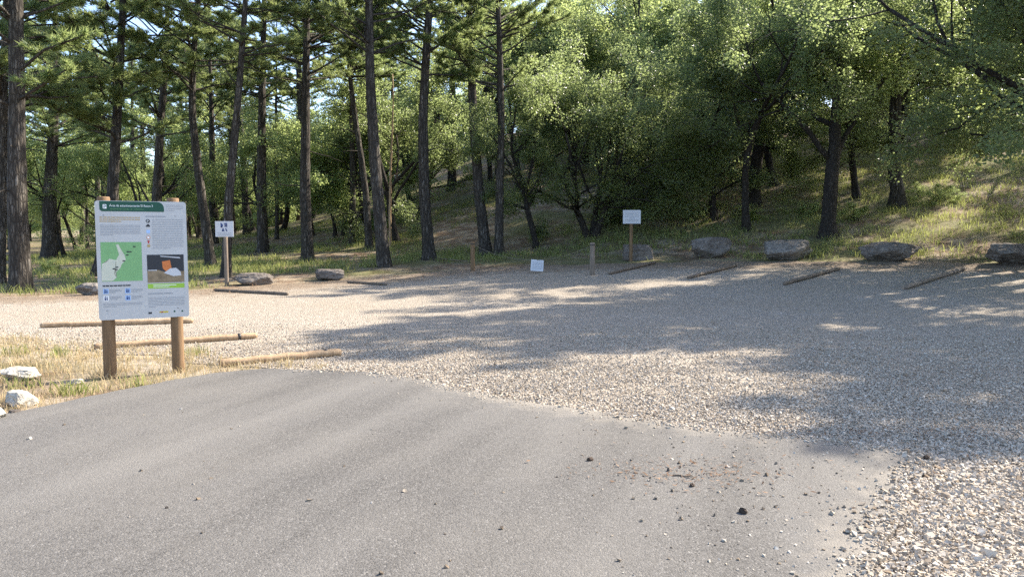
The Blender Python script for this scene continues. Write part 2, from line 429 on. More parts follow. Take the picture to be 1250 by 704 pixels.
def sheet(name, poly, step, dz, mat):
    xs = [p[0] for p in poly]; ys = [p[1] for p in poly]
    gx, gy = np.meshgrid(np.arange(min(xs), max(xs), step), np.arange(min(ys), max(ys), step))
    gx = gx.ravel(); gy = gy.ravel()
    ok = inside(poly, gx, gy) & (poly_dist(poly[::4], gx, gy) > step * 0.5)
    pts = [Vector(p) for p in poly] + [Vector((a, b)) for a, b in zip(gx[ok], gy[ok])]
    n = len(poly)
    r = delaunay_2d_cdt(pts, [(i, (i + 1) % n) for i in range(n)], [list(range(n))], 1, 1e-5)
    V = np.array([(p.x, p.y) for p in r[0]]); F = np.array([f for f in r[2] if len(f) == 3])
    V3 = np.column_stack([V, ground_z(V[:, 0], V[:, 1]) + dz]); nv = len(V3)
    a, b, c = V[F[:, 0]], V[F[:, 1]], V[F[:, 2]]
    cr = (b[:, 0] - a[:, 0]) * (c[:, 1] - a[:, 1]) - (b[:, 1] - a[:, 1]) * (c[:, 0] - a[:, 0])
    F[cr < 0] = F[cr < 0][:, ::-1]
    P = np.array(poly); pz = ground_z(P[:, 0], P[:, 1]); k = np.arange(n); k2 = (k + 1) % n
    V3 = np.vstack([V3, np.column_stack([P, pz + dz]), np.column_stack([P, pz - 0.12])])
    V = V3[:, :2]
    me = mesh_np(name, V3, [F, np.stack([nv + k, nv + n + k, nv + n + k2, nv + k2], -1)], mat, False)
    e = np.clip(1 - poly_dist(poly[::3], V[:, 0], V[:, 1]) / 3.4, 0, 1) ** 0.7 * sstep(11, 15, V[:, 1])
    if name == 'road': e = np.exp(-poly_dist(poly[::3], V[:, 0], V[:, 1]) / 0.42) * sstep(-3.5, 0.5, V[:, 0])
    at = me.attributes.new('edge', 'FLOAT', 'POINT'); at.data.foreach_set('value', e.astype(np.float32))
    return ob(name, me)

# ground: fine grid near, coarse towards the horizon
ax = np.concatenate([-np.geomspace(900, 32, 26), np.arange(-30, 40.1, 0.5), np.geomspace(42, 900, 26)])
ay = np.concatenate([-np.geomspace(500, 8, 16), np.arange(-6, 60.1, 0.5), np.geomspace(62, 1500, 34)])
GX, GY = np.meshgrid(ax, ay)
GZ = ground_z(GX, GY)
GZ = np.where(GY > 120, np.minimum(GZ, 22), GZ)
ins = inside(LOT, GX, GY) ; dist = poly_dist(LOT[::3], GX, GY)
GZ = GZ - 0.05 * (ins & (dist > 1.4))
nx, ny = len(ax), len(ay)
idx = np.arange(nx * ny).reshape(ny, nx)
Q = np.stack([idx[:-1, :-1], idx[:-1, 1:], idx[1:, 1:], idx[1:, :-1]], -1).reshape(-1, 4)
gm = mesh_np('ground', np.column_stack([GX.ravel(), GY.ravel(), GZ.ravel()]), Q, M['ground'], True)
lotv = np.where(ins, 1.0, np.clip(1 - dist / 1.6, 0, 1)) * sstep(17, 12.5, GY)
at = gm.attributes.new('lot', 'FLOAT', 'POINT'); at.data.foreach_set('value', lotv.ravel().astype(np.float32))
tag(ob('ground', gm), kind='structure')
tag(sheet('gravel_lot', LOT, 0.5, 0.012, M['gravel']), kind='structure')
tag(sheet('road', ROAD, 0.22, 0.036, M['asphalt']), kind='structure')

# distant hills
def hills():
    t = NT('distant wooded hills'); v = t.geo()
    c = t.mix(t.ramp(t.noise(v, 0.03, 8, 0.7), [(0.4, 0.0), (0.6, 1.0)]), (0.03, 0.045, 0.03), (0.07, 0.085, 0.05))
    m = t.bsdf(c, 0.95, t.bump(t.noise(v, 0.08, 6), 1.0, 8.0), 0.05)
    X = np.linspace(-1500, 1500, 160); Y = np.linspace(700, 1400, 40)
    A, B = np.meshgrid(X, Y)
    Z = 105 * np.exp(-((B - 1080) / 230) ** 2) * (0.75 + 0.3 * np.sin(A / 260 + 0.6) + 0.14 * np.sin(A / 83)) - 6
    i2 = np.arange(A.size).reshape(A.shape)
    q = np.stack([i2[:-1, :-1], i2[:-1, 1:], i2[1:, 1:], i2[1:, :-1]], -1).reshape(-1, 4)
    tag(ob('hills', mesh_np('hills', np.column_stack([A.ravel(), B.ravel(), Z.ravel()]), q, m, True)), kind='structure')
hills()

# ------------------------------------------------------------------ loose stones, grass, litter (stuff)
CUBE = np.array([(x, y, z) for x in (-1, 1) for y in (-1, 1) for z in (-1, 1)], float)
CUBEQ = np.array([(0, 1, 3, 2), (4, 6, 7, 5), (0, 4, 5, 1), (2, 3, 7, 6), (0, 2, 6, 4), (1, 5, 7, 3)])

def chips(name, X, Y, size, mat, dz=0.0, flat=0.62):
    n = len(X)
    V = CUBE[None] * (1 + RNG.normal(0, 0.28, (n, 8, 3)))
    # pull corners in so that no two chips look alike
    V *= RNG.uniform(0.55, 1.0, (n, 8, 1))
    S = size[:, None] * RNG.uniform(0.65, 1.35, (n, 3)) * np.array([1, 0.8, flat]) * 0.5
    V = V * S[:, None, :]
    a = RNG.uniform(0, 6.28, n); b = RNG.normal(0, 0.45, n); c = RNG.normal(0, 0.45, n)
    ca, sa, cb, sb, cc, sc2 = np.cos(a), np.sin(a), np.cos(b), np.sin(b), np.cos(c), np.sin(c)
    y1 = V[..., 1] * cb[:, None] - V[..., 2] * sb[:, None]; z1 = V[..., 1] * sb[:, None] + V[..., 2] * cb[:, None]
    x2 = V[..., 0] * cc[:, None] + z1 * sc2[:, None]; z2 = -V[..., 0] * sc2[:, None] + z1 * cc[:, None]
    x3 = x2 * ca[:, None] - y1 * sa[:, None]; y3 = x2 * sa[:, None] + y1 * ca[:, None]
    Z = ground_z(X, Y) + dz + size * flat * 0.22
    P = np.stack([x3 + X[:, None], y3 + Y[:, None], z2 + Z[:, None]], -1).reshape(-1, 3)
    F = (CUBEQ[None] + (np.arange(n) * 8)[:, None, None]).reshape(-1, 4)
    return ob(name, mesh_np(name, P, F, mat, False))

def view_scatter(n, ymin, ymax, power=1.0, margin=1.15):
    """random ground points, denser near the viewer"""
    u = RNG.uniform(0, 1, n)
    Y = (ymin ** (1 - power) + u * (ymax ** (1 - power) - ymin ** (1 - power))) ** (1 / (1 - power)) if power != 1 else ymin * (ymax / ymin) ** u
    X = RNG.uniform(-1, 1, n) * 0.69 * margin * (Y + 0.6)
    return X, Y

X, Y = view_scatter(640000, 3.0, 14.0, 1.6)
d_out = poly_dist(ROAD, X, Y); on_road = inside(ROAD, X, Y); in_lot = inside(LOT, X, Y)
edge_keep = on_road & (X > -2.5) & (d_out < 0.22 * RNG.uniform(0, 1, len(X)) ** 2.2)
keep = (in_lot & ~on_road) | edge_keep
edge_keep |= on_road & (X > -1.5) & (d_out < 1.3) & (RNG.uniform(0, 1, len(X)) < 0.03 * np.exp(-d_out / 0.28))
keep |= edge_keep
X, Y, oroad = X[keep], Y[keep], on_road[keep]
thin = np.array([noise.noise(Vector((a * 0.9 - b * 0.35, b * 0.55, 4.0))) + 0.5 * noise.noise(Vector((a * 3.1, b * 3.1, 9.0))) for a, b in zip(X, Y)])
q = RNG.uniform(0, 1, len(X)) < np.clip(0.78 + 1.3 * thin, 0.3, 1.0)
X, Y, oroad = X[q], Y[q], oroad[q]
far_keep = RNG.uniform(0, 1, len(X)) < sstep(14, 9, Y) * np.where(Y > 13, sstep(0.3, 4.5, poly_dist(LOT[::4], X, Y)), 1.0)
X, Y, oroad = X[far_keep], Y[far_keep], oroad[far_keep]
near = sstep(14, 4, np.hypot(X, Y))
coarse = sstep(1.0, 2.6, X) * sstep(6.2, 4.6, Y)
size = RNG.lognormal(-4.52, 0.42, len(X)) * (1.0 + 0.34 * coarse)
size = np.clip(size, 0.005, 0.026 + 0.011 * coarse)
size *= np.where(RNG.uniform(0, 1, len(X)) < 0.006, 1.5, 1.0)
print('gravel chips', len(X))
g = chips('gravel', X, Y, size, M['stones'], 0.018)
# chips lying on the asphalt edge sit on the asphalt
if oroad.any():
    co = np.empty(len(g.data.vertices) * 3, np.float32); g.data.vertices.foreach_get('co', co); co = co.reshape(-1, 8, 3)
    co[oroad, :, 2] += 0.018; g.data.vertices.foreach_set('co', co.ravel()); g.data.update()
tag(g, 'loose pale crushed gravel covering the parking ground', 'gravel', kind='stuff')

# dark pebbles and crumbs strewn on the road, thicker to the right
N = 16000
X, Y = view_scatter(N, 3.2, 9, 1.2)
dens = 0.05 + 0.55 * sstep(-0.2, 1.6, X - 0.10 * Y) + 0.9 * np.exp(-(((X - 1.25) / 0.7) ** 2 + ((Y - 4.9) / 0.6) ** 2))
keep = inside(ROAD, X, Y) & (RNG.uniform(0, 1, N) < dens * 0.27)
X, Y = X[keep], Y[keep]
sz = np.clip(RNG.lognormal(-4.7, 0.5, len(X)), 0.004, 0.03)
tag(chips('pebbles', X, Y, sz, M['pebbles'], 0.035, 0.8), 'small dark pebbles and crumbs strewn over the asphalt', 'pebbles', kind='stuff')

def blades(name, X, Y, h, wid, lean, mat, dz=0.0, segs=1):
    """thin grass blades, each a bent strip of two faces"""
    n = len(X)
    a = RNG.uniform(0, 6.28, n); b = RNG.uniform(0, 6.28, n); ln = lean * RNG.uniform(0.2, 1.0, n) * h
    Z = ground_z(X, Y) + dz
    base = np.stack([X, Y, Z], -1)
    s = np.stack([np.cos(a), np.sin(a), np.zeros(n)], -1) * (wid / 2)[:, None]
    l = np.stack([np.cos(b), np.sin(b), np.zeros(n)], -1) * ln[:, None]
    up = np.array([0, 0, 1.0])
    m = base + l * 0.35 + up * (h * 0.6)[:, None]
    tip = base + l * 1.1 + up * (h * np.sqrt(np.clip(1 - (lean * 0.5) ** 2, 0.1, 1)))[:, None]
    V = np.stack([base - s, base + s, m + s * 0.75, m - s * 0.75, tip], 1).reshape(-1, 3)
    k = (np.arange(n) * 5)[:, None]
    return ob(name, mesh_np(name, V, [k + np.array([[0, 1, 2, 3]]), k + np.array([[3, 2, 4]])], mat, False))

def clumped(n, poly_test, bounds, k, spread):
    """n points gathered in clumps of k inside a region"""
    x0, x1, y0, y1 = bounds; m = max(1, n // k)
    cx = RNG.uniform(x0, x1, m * 6); cy_ = RNG.uniform(y0, y1, m * 6)
    ok = poly_test(cx, cy_); cx, cy_ = cx[ok][:m], cy_[ok][:m]
    X = np.repeat(cx, k) + RNG.normal(0, spread, len(cx) * k); Y = np.repeat(cy_, k) + RNG.normal(0, spread, len(cx) * k)
    return X, Y

# dry verge between road and lot on the left
def verge(x, y):
    r = ~inside(ROAD, x, y)
    return r & (y < 11.6 - 0.0 * x) & (x < -2.2) & (y > 4) & ~(inside(LOT, x, y) & (poly_dist(LOT[::3], x, y) > 0.5))
X, Y = clumped(21000, verge, (-9, -2.2, 4.2, 11.8), 22, 0.09)
k = verge(X, Y); X, Y = X[k], Y[k]
h = RNG.uniform(0.03, 0.16, len(X)) * (0.5 + 0.9 * RNG.uniform(0, 1, len(X)) ** 2)
tag(blades('dry_grass', X, Y, h, RNG.uniform(0.004, 0.010, len(X)), 0.8, M['straw']), 'dry straw coloured grass on the verge around the information board', 'grass', kind='stuff')
X, Y = clumped(1500, verge, (-8.5, -2.6, 5, 11), 55, 0.10)
k = verge(X, Y); X, Y = X[k], Y[k]
tag(blades('green_weeds', X, Y, RNG.uniform(0.06, 0.2, len(X)), RNG.uniform(0.006, 0.014, len(X)), 0.8, M['grass']), 'low green weeds among the dry verge grass', 'weeds', kind='stuff')

# woodland grass beyond the lot, more of it on the sunny bank
def wood(x, y):
    t = 0.5 * x + 0.87 * y
    return ~inside(LOT, x, y) & (y > 14) & (np.abs(x) < 0.8 * y + 3)
def wood_grass(n, bounds, k, spread, hmax, seed):
    X, Y = clumped(n, wood, bounds, k, spread)
    f = np.array([noise.noise(Vector((a * 0.22, b * 0.22, seed))) for a, b in zip(X[::k], Y[::k])])
    f = np.repeat(f, k)[:len(X)]
    bank = sstep(26.0, 28.5, 0.5 * X + 0.87 * Y) * sstep(2, 6, X) * sstep(44, 34, Y)
    d = poly_dist(LOT[::6], X, Y)
    left = 0.1 * sstep(2, -6, X) * sstep(24, 28, Y)
    kk = (f + 0.9 * bank + left > -0.02) & (d > 0.5) & wood(X, Y)
    return X[kk], Y[kk]
X, Y = wood_grass(140000, (-30, 32, 16, 50), 26, 0.22, 0.3, 1.7)
h = RNG.uniform(0.10, 0.34, len(X)) * (0.7 + 0.4 * RNG.uniform(0, 1, len(X)))
print('wood grass', len(X))
tag(blades('woodland_grass', X, Y, h, RNG.uniform(0.010, 0.026, len(X)), 0.9, M['grass']), 'tufts of green and dry grass on the woodland floor', 'grass', kind='stuff')

def litter():
    n = 52000
    X = RNG.uniform(-22, 24, n); Y = RNG.uniform(13, 40, n)
    d = poly_dist(LOT[::6], X, Y); i = inside(LOT, X, Y)
    p = np.where(i, np.exp(-d / 1.4), np.exp(-d / 5.0))
    k = (RNG.uniform(0, 1, n) < p) & (Y > 15); X, Y = X[k], Y[k]
    # a few more on the near gravel by the road edge
    x2, y2 = view_scatter(900, 4.0, 8, 1.2); q = (x2 > 0.6) & (poly_dist(ROAD, x2, y2) < 0.6); X = np.r_[X, x2[q]]; Y = np.r_[Y, y2[q]]
    x3, y3 = RNG.normal(1.15, .34, 420), RNG.normal(4.78, .2, 420); X = np.r_[X, x3]; Y = np.r_[Y, y3]
    x3, y3 = RNG.normal(3.1, .5, 260), RNG.normal(5.75, .12, 260); X = np.r_[X, x3]; Y = np.r_[Y, y3]
    n = len(X); a = RNG.uniform(0, 6.28, n); L = RNG.uniform(0.015, 0.06, n) * np.where(Y < 9, 0.42, 1); W = L * RNG.uniform(0.08, 0.35, n)
    Z = ground_z(X, Y) + 0.04 + RNG.uniform(0, 0.02, n); c = np.stack([X, Y, Z], -1)
    u = np.stack([np.cos(a), np.sin(a), RNG.normal(0, .25, n)], -1) * L[:, None]; v = np.stack([-np.sin(a), np.cos(a), RNG.normal(0, .25, n)], -1) * W[:, None]
    V = np.stack([c - u, c + v, c + u, c - v], 1).reshape(-1, 3); k = (np.arange(n) * 4)[:, None]
    tag(ob('leaf_litter', mesh_np('leaf_litter', V, k + np.array([[0, 1, 2, 3]]), M['litter'])), 'brown fallen leaves and needles along the lot edge', 'leaf litter', kind='stuff')
litter()

# ------------------------------------------------------------------ trees
def rnd_unit(r, n):
    v = r.normal(0, 1, (n, 3)); return v / (np.linalg.norm(v, axis=1)[:, None] + 1e-9)

def leaf_mesh(name, C, sig, k, L, Wd, mat, seed, droop=0.2):
    """k leaves round every clump centre C with radius sig; each leaf is a folded kite"""
    r = np.random.default_rng(seed); n = len(C) * k
    c = np.repeat(C, k, 0) + rnd_unit(r, n) * (np.repeat(sig, k) * r.uniform(0.1, 1.0, n) ** 0.6)[:, None] * np.array([1, 1, 0.75])
    d = rnd_unit(r, n); d[:, 2] = d[:, 2] * 0.6 - droop; d /= np.linalg.norm(d, axis=1)[:, None]
    s = np.cross(d, rnd_unit(r, n)); s /= np.linalg.norm(s, axis=1)[:, None] + 1e-9
    l = r.uniform(0.6, 1.2, n) * L; wv = r.uniform(0.7, 1.2, n) * Wd
    nn = np.cross(d, s)
    V = np.stack([c, c + d * (l * .5)[:, None] + s * (wv * .5)[:, None] + nn * (wv * .12)[:, None], c + d * l[:, None],
                  c + d * (l * .5)[:, None] - s * (wv * .5)[:, None] + nn * (wv * .12)[:, None]], 1).reshape(-1, 3)
    kk = (np.arange(n) * 4)[:, None]
    return mesh_np(name, V, kk + np.array([[0, 1, 2, 3]]), mat)

def curve(p, d, L, n, r, wob=0.18, up=0.1):
    pts = [np.array(p, float)]; d = np.array(d, float); d /= np.linalg.norm(d)
    for i in range(n):
        d = d + r.normal(0, wob, 3) / math.sqrt(n) + np.array([0, 0, up]) / n
        d /= np.linalg.norm(d); pts.append(pts[-1] + d * L / n)
    return np.array(pts), d

def make_oak(seed, H=9.0, trunk_h=2.2, r0=0.17, stems=1, lean=0.1, leaf='oak_leaf', low=True, spread=1.0, dens=125):
    r = np.random.default_rng(seed); g = Geo(); C = []; S = []
    def grow(p, d, L, rad, lvl):
        n = 6 if lvl < 2 else 4
        pts, de = curve(p, d, L, n, r, 0.32 if lvl else 0.2, (0.25, 0.35, 0.1, -0.05)[min(lvl, 3)])
        taper = np.linspace(rad, rad * (0.72 if lvl == 0 else 0.5), n + 1)
        if lvl == 0: taper[0] *= 1.35
        g.tube(pts, taper, (10, 8, 5, 4)[min(lvl, 3)], lvl > 0, 0.06, seed + lvl, 0.25 if lvl == 0 else 0)
        if lvl >= 2:
            for q in pts[2:]:
                C.append(q + r.normal(0, 0.16, 3)); S.append(r.uniform(0.30, 0.62))
        if lvl >= 3: return
        kids = (5, 4, 4)[lvl]
        for i in range(kids):
            f = 1.0 if i == 0 else r.uniform(0.45 if lvl else 0.6, 1.0)
            j = min(n, int(round(f * n))); base = pts[j]
            az = r.uniform(0, 6.28) if lvl else i * 6.28 / kids + r.uniform(-.5, .5)
            tilt = (r.uniform(0.1, 0.3) if i == 0 else r.uniform(0.55, 1.15)) * (spread if lvl == 0 else 1)
            e1 = np.cross(de, [0.3, 0.2, 0.9]); e1 /= np.linalg.norm(e1) + 1e-9; e2 = np.cross(de, e1)
            dd = de * math.cos(tilt) + (e1 * math.cos(az) + e2 * math.sin(az)) * math.sin(tilt)
            LL = ((H - trunk_h) * 0.48, (H - trunk_h) * 0.27, (H - trunk_h) * 0.15)[lvl] * r.uniform(0.75, 1.2)
            grow(base, dd, LL, taper[j] * (0.8 if i == 0 else r.uniform(0.45, 0.68)), lvl + 1)
        if lvl == 0 and low:        # low side branches
            for i in range(3):
                az = r.uniform(0, 6.28); j = int(n * 0.6) + i
                grow(pts[min(j, n)], [math.cos(az), math.sin(az), 0.12], H * 0.22, rad * 0.3, 2)
    for s_ in range(stems):
        az = seed + s_ * 6.28 / max(1, stems); q = 0.16 * (stems > 1)
        ln = lean if stems == 1 else 0.28
        grow([math.cos(az) * q, math.sin(az) * q, -0.12], [math.cos(az) * ln, math.sin(az) * ln, 1], trunk_h * (1 if s_ == 0 else r.uniform(.8, 1.1)), r0 * (1 if stems == 1 else 0.68), 0)
    tm = g.mesh('trunk', M['oak_bark'], True)
    C = np.array(C); S = np.array(S)
    # leave holes in the crown
    hole = np.array([noise.noise(Vector(c * 0.75) + Vector((seed, 0, 0))) for c in C]); kp = hole > -0.16
    cm = leaf_mesh('crown', C[kp], S[kp], int(dens * 1.5 * (0.6 if stems > 1 else 1)), 0.095, 0.056, M[leaf], seed)
    pm = leaf_mesh('crown', C[kp], S[kp] * 1.05, int(dens * 0.75 * (0.6 if stems > 1 else 1)), 0.12, 0.07, M['sunlit_leaf'], seed + 50)  # thinner crown in the leaf colour brightened for sun
    return tm, cm, pm

def make_pine_crown(seed, Hc=8.5, R=2.5, dens=1.0, mat='needles'):
    """limbs and needle tufts of one pine crown; origin on the trunk axis where the crown begins"""
    r = np.random.default_rng(seed); g = Geo(); P = []; D = []
    z = 0.0
    while z < Hc:
        f = z / Hc
        rad = R * (0.45 + 0.55 * math.sin(math.pi * min(1, 0.22 + f * 0.55))) * (1 - 0.82 * max(0, f - 0.45) / 0.55)
        for b in range(r.integers(3, 6) if f < 0.85 else 3):
            az = r.uniform(0, 6.28); L = rad * r.uniform(0.55, 1.15)
            pts, _ = curve([0, 0, z + r.uniform(-.2, .2)], [math.cos(az), math.sin(az), 0.25 + 0.5 * f], L, 6, r, 0.22, 0.12)
            g.tube(pts, np.linspace(0.045 * (1 - 0.6 * f), 0.012, 7), 5, False)
            for i in range(int(6 + L * 4.0)):
                t = r.uniform(0.35, 1.0) ** 0.8; j = min(5, int(t * 6)); p0 = pts[j] + (pts[j + 1] - pts[j]) * (t * 6 - j if j < 5 else 0.5)
                az2 = az + r.normal(0, 0.9)
                tw, _ = curve(p0, [math.cos(az2), math.sin(az2), r.uniform(-0.15, 0.5)], r.uniform(0.25, 0.65) * (0.6 + 0.4 * L / R), 3, r, 0.2, 0.25)
                g.tube(tw, [0.011, 0.009, 0.007, 0.005], 3, False)
                for q in range(int(4 * dens)):
                    u = r.uniform(0.3, 1.05) * 3; jj = min(2, int(u)); P.append(tw[jj] + (tw[jj + 1] - tw[jj]) * (u - jj)); D.append(tw[jj + 1] - tw[jj])
        z += r.uniform(0.38, 0.7)
    P = np.array(P); D = np.array(D); D /= np.linalg.norm(D, axis=1)[:, None]
    k = 16; n = len(P) * k
    c = np.repeat(P, k, 0) + r.normal(0, 0.03, (n, 3)); d = np.repeat(D, k, 0) * 0.9 + rnd_unit(r, n) * 0.95; d[:, 2] += 0.15
    d /= np.linalg.norm(d, axis=1)[:, None]
    s = np.cross(d, rnd_unit(r, n)); s /= np.linalg.norm(s, axis=1)[:, None] + 1e-9
    l = r.uniform(0.11, 0.19, n); wv = r.uniform(0.008, 0.013, n)
    V = np.stack([c - s * wv[:, None], c + s * wv[:, None], c + d * l[:, None]], 1).reshape(-1, 3)
    kk = (np.arange(n) * 3)[:, None]
    return g.mesh('branches', M['pine_bark'], True), mesh_np('crown', V, kk + np.array([[0, 1, 2]]), M[mat])

PINE_CROWNS = [make_pine_crown(100 + i, 8.5, (3.0, 3.4, 2.7, 3.2)[i], (1.4, 1.3, 1.4, 1.25)[i]) for i in range(4)]

def pine_from_photo(px_pts, width_px, label, Htot=14.5, crown_at=6.8, variant=0, rz=0.0, crown_scale=1.0, dead=8, seed=0, base=None, depth=None, group=None):
    """a pine whose trunk follows a measured line at the depth where its foot meets the ground"""
    b = hit(*px_pts[0]) if depth is None else None
    if depth is not None:
        b = at_depth(px_pts[0][0], px_pts[0][1], depth); b.z = gz(b.x, b.y)
    r = np.random.default_rng(seed + 500)
    P = [np.array([0, 0, -0.25]), np.array([0, 0, 0.0])]
    for q in px_pts[1:]:
        w3 = at_depth(q[0], q[1], b.y); P.append(np.array([w3.x - b.x, r.normal(0, 0.05), w3.z - b.z]))
    top = P[-1]; slope = (P[-1] - P[-2]); slope = slope / max(1e-3, slope[2])
    while top[2] < Htot:
        slope = slope * 0.7 + r.normal(0, 0.015, 3); slope[2] = 1
        top = top + slope * min(1.5, Htot - top[2] + 1e-3); P.append(top)
    P = np.array(P)
    s = np.arange(-0.25, P[-1][2], 0.3); X = np.interp(s, P[:, 2], P[:, 0]); Yv = np.interp(s, P[:, 2], P[:, 1])
    ker = np.array([1, 2, 3, 2, 1]) / 9.0
    if len(X) > 8:
        X[2:-2] = np.convolve(X, ker, 'valid'); Yv[2:-2] = np.convolve(Yv, ker, 'valid')
    r0 = width_px / FPX * b.y / 2
    rad = r0 * (1.0 - 0.80 * np.clip(s / Htot, 0, 1) ** 1.15); rad += r0 * 0.45 * np.exp(-np.clip(s + 0.1, 0, 9) / 0.35)
    t = thing('pine_tree', label, 'pine', (b.x, b.y, b.z), 0, group)
    g = Geo(); g.tube(np.column_stack([X, Yv, s]), np.maximum(rad, 0.02), 14, True, 0.045, seed)
    for i in range(dead):      # dead snags below the crown
        z = r.uniform(2.4, crown_at + 1.5); k = int(np.interp(z, s, np.arange(len(s)))); az = r.uniform(0, 6.28)
        L = r.uniform(0.3, 1.7); pts, _ = curve([X[k], Yv[k], s[k]], [math.cos(az), math.sin(az), r.uniform(-.1, .4)], L, 5, r, 0.45, -0.1)
        g.tube(pts, np.linspace(0.028, 0.008, 6), 4, False)
    g.build('trunk', M['pine_bark'], t, True)
    k = int(np.interp(crown_at, s, np.arange(len(s))))
    bm_, cm = PINE_CROWNS[variant % 4]
    for nm, me in (('branches', bm_), ('crown', cm)):
        o = ob(nm, me, t, (X[k], Yv[k], crown_at)); o.rotation_euler = (0, 0, rz)
        fz = (Htot + 0.5 - crown_at) / 8.5; o.scale = (crown_scale, crown_scale, fz)
    return t

# front row and middle pines: (outline of the trunk in the photograph from the foot up), width at breast height, label ...
PINES = [
 ([(26, 356), (22, 240), (20, 120), (20, 0)], 23, 'stout pine with plated bark nearest the left edge of the clearing', 15, 5.2, 0, 0.4, 1.25),
 ([(-2, 346), (2, 240), (4, 120), (6, 0)], 14, 'pine cut by the left border of the picture, left of the stoutest trunk', 14, 5.4, 1, 1.4, 1.25),
 ([(60, 317), (61, 240), (64, 150), (66, 40)], 17, 'dark shaded pine just right of the stoutest left trunk', 14, 5.8, 2, 2.4, 1.4),
 ([(101, 299), (100, 200), (101, 100)], 7, 'thin straight pine in the sunlit gap left of the information board', 14, 7.5, 1, 0.1, .95),
 ([(120, 337), (136, 262), (140, 190), (145, 100), (150, 20)], 15, 'leaning pine rising right behind the left post of the information board', 14, 4.9, 0, 3.4, 1.3),
 ([(163, 300), (161, 220), (161, 100)], 7, 'slim straight pine seen over the middle of the information board', 15, 8.8, 2, 0.9, .85),
 ([(186, 318), (191, 240), (196, 150), (203, 60)], 12, 'pine behind the information board leaning slightly to the right', 14.5, 5.8, 3, 1.9, 1.3),
 ([(258, 326), (252, 280), (243, 215), (236, 140), (235, 80), (242, 30)], 12, 'bowed pine curving left above its foot, between the board and the pictogram sign', 14, 6.8, 1, 5.0, 1.1),
 ([(276, 338), (280, 250), (287, 160), (294, 80), (300, 10)], 11, 'right leaning pine directly behind the blue pictogram sign', 14, 7.2, 2, 4.0, 1.1),
 ([(321, 308), (319, 230), (320, 120), (323, 0)], 13, 'straight dark pine first to the right of the blue pictogram sign', 15.5, 7.6, 0, 2.0, 1.15),
 ([(376, 319), (373, 230), (373, 120), (374, 0)], 14, 'straight pine behind the low rock at the middle of the left tree row', 15.5, 7.4, 3, 0.0, 1.15),
 ([(338, 292), (337, 200), (337, 120)], 5, 'thin distant pine pole between the two straight dark pines', 13, 7.8, 1, 3.1, .8),
 ([(430, 298), (430, 200), (428, 110), (427, 40)], 8, 'slim upright pine left of the close pair at the wood edge', 15, 8.2, 2, 1.1, 1.1),
 ([(451, 303), (446, 230), (436, 160), (428, 100)], 9, 'pine slanting left just behind the large furrowed middle pine', 14, 8.0, 0, 5.5, 1.1),
 ([(469, 326), (464, 270), (457, 190), (452, 100), (450, 0)], 16, 'large furrowed pine leaning left at the edge of the gravel', 16, 7.6, 1, 4.4, 1.1),
 ([(524, 317), (518, 240), (516, 150), (520, 70), (525, 0)], 15, 'gently curved pine on a root mound left of the short brown post', 16, 7.4, 3, 2.7, 1.1),
 ([(593, 294), (584, 230), (578, 150), (574, 60)], 14, 'dark pine leaning left just behind the short brown post', 15.5, 7.6, 2, 0.5, 1.1, 30.6),
 ([(609, 303), (610, 230), (612, 150), (610, 60)], 11, 'upright pine with a pale broken stub right of the leaning pine by the brown post', 15.5, 6.7, 0, 1.7, 1.1, 30.0),
 ([(1098, 252), (1092, 200), (1094, 110), (1100, 0)], 15, 'tall straight pine standing among the oaks on the right bank', 16, 8.8, 1, 2.2, 0.9),
]
for i, p in enumerate(PINES):
    t = pine_from_photo(p[0], p[1], p[2], p[3], p[4], p[5], p[6], p[7], seed=i * 3 + 1, depth=p[8] if len(p) > 8 else None)
    print('pine', i, [round(v, 1) for v in t.location])

WOOD0 = 6
OAKS = [make_oak(21, 9.5, 2.4, 0.17), make_oak(22, 10.5, 3.0, 0.20, lean=0.2), make_oak(23, 8.0, 1.9, 0.15, spread=1.15), make_oak(24, 8.5, 1.8, 0.2, stems=3), make_oak(25, 11, 3.4, 0.22, lean=0.15, low=False), make_oak(26, 7.5, 1.6, 0.13, lean=0.3),
        make_oak(27, 10, 4.0, 0.13, low=False, dens=95), make_oak(28, 9.5, 3.6, 0.12, low=False, lean=0.2, dens=95)]
SUNLIT_CROWNS = []
for tm, cm, hh in OAKS:
    SUNLIT_CROWNS.append(hh)

def oak(x, y, v, rz, sc, label, group=None, pale=False, name='oak_tree', cat='oak', sz=None, dz=0.0):  # pale picks the crown whose leaf colour is painted sunlit
    t = thing(name, label, cat, (x, y, gz(x, y) + dz), rz, group); t.scale = (sc, sc, sz or sc)
    tm, cm, hh = OAKS[v]
    ob('trunk', tm, t); ob('crown', SUNLIT_CROWNS[v] if pale else cm, t)
    return t

def oak_px(px, py, v, rz, sc, label, pale=False, sz=None):
    b = hit(px, py); t = oak(b.x, b.y, v, rz, sc, label, None, pale, sz=sz); print('oak', px, [round(q, 1) for q in b]); return t

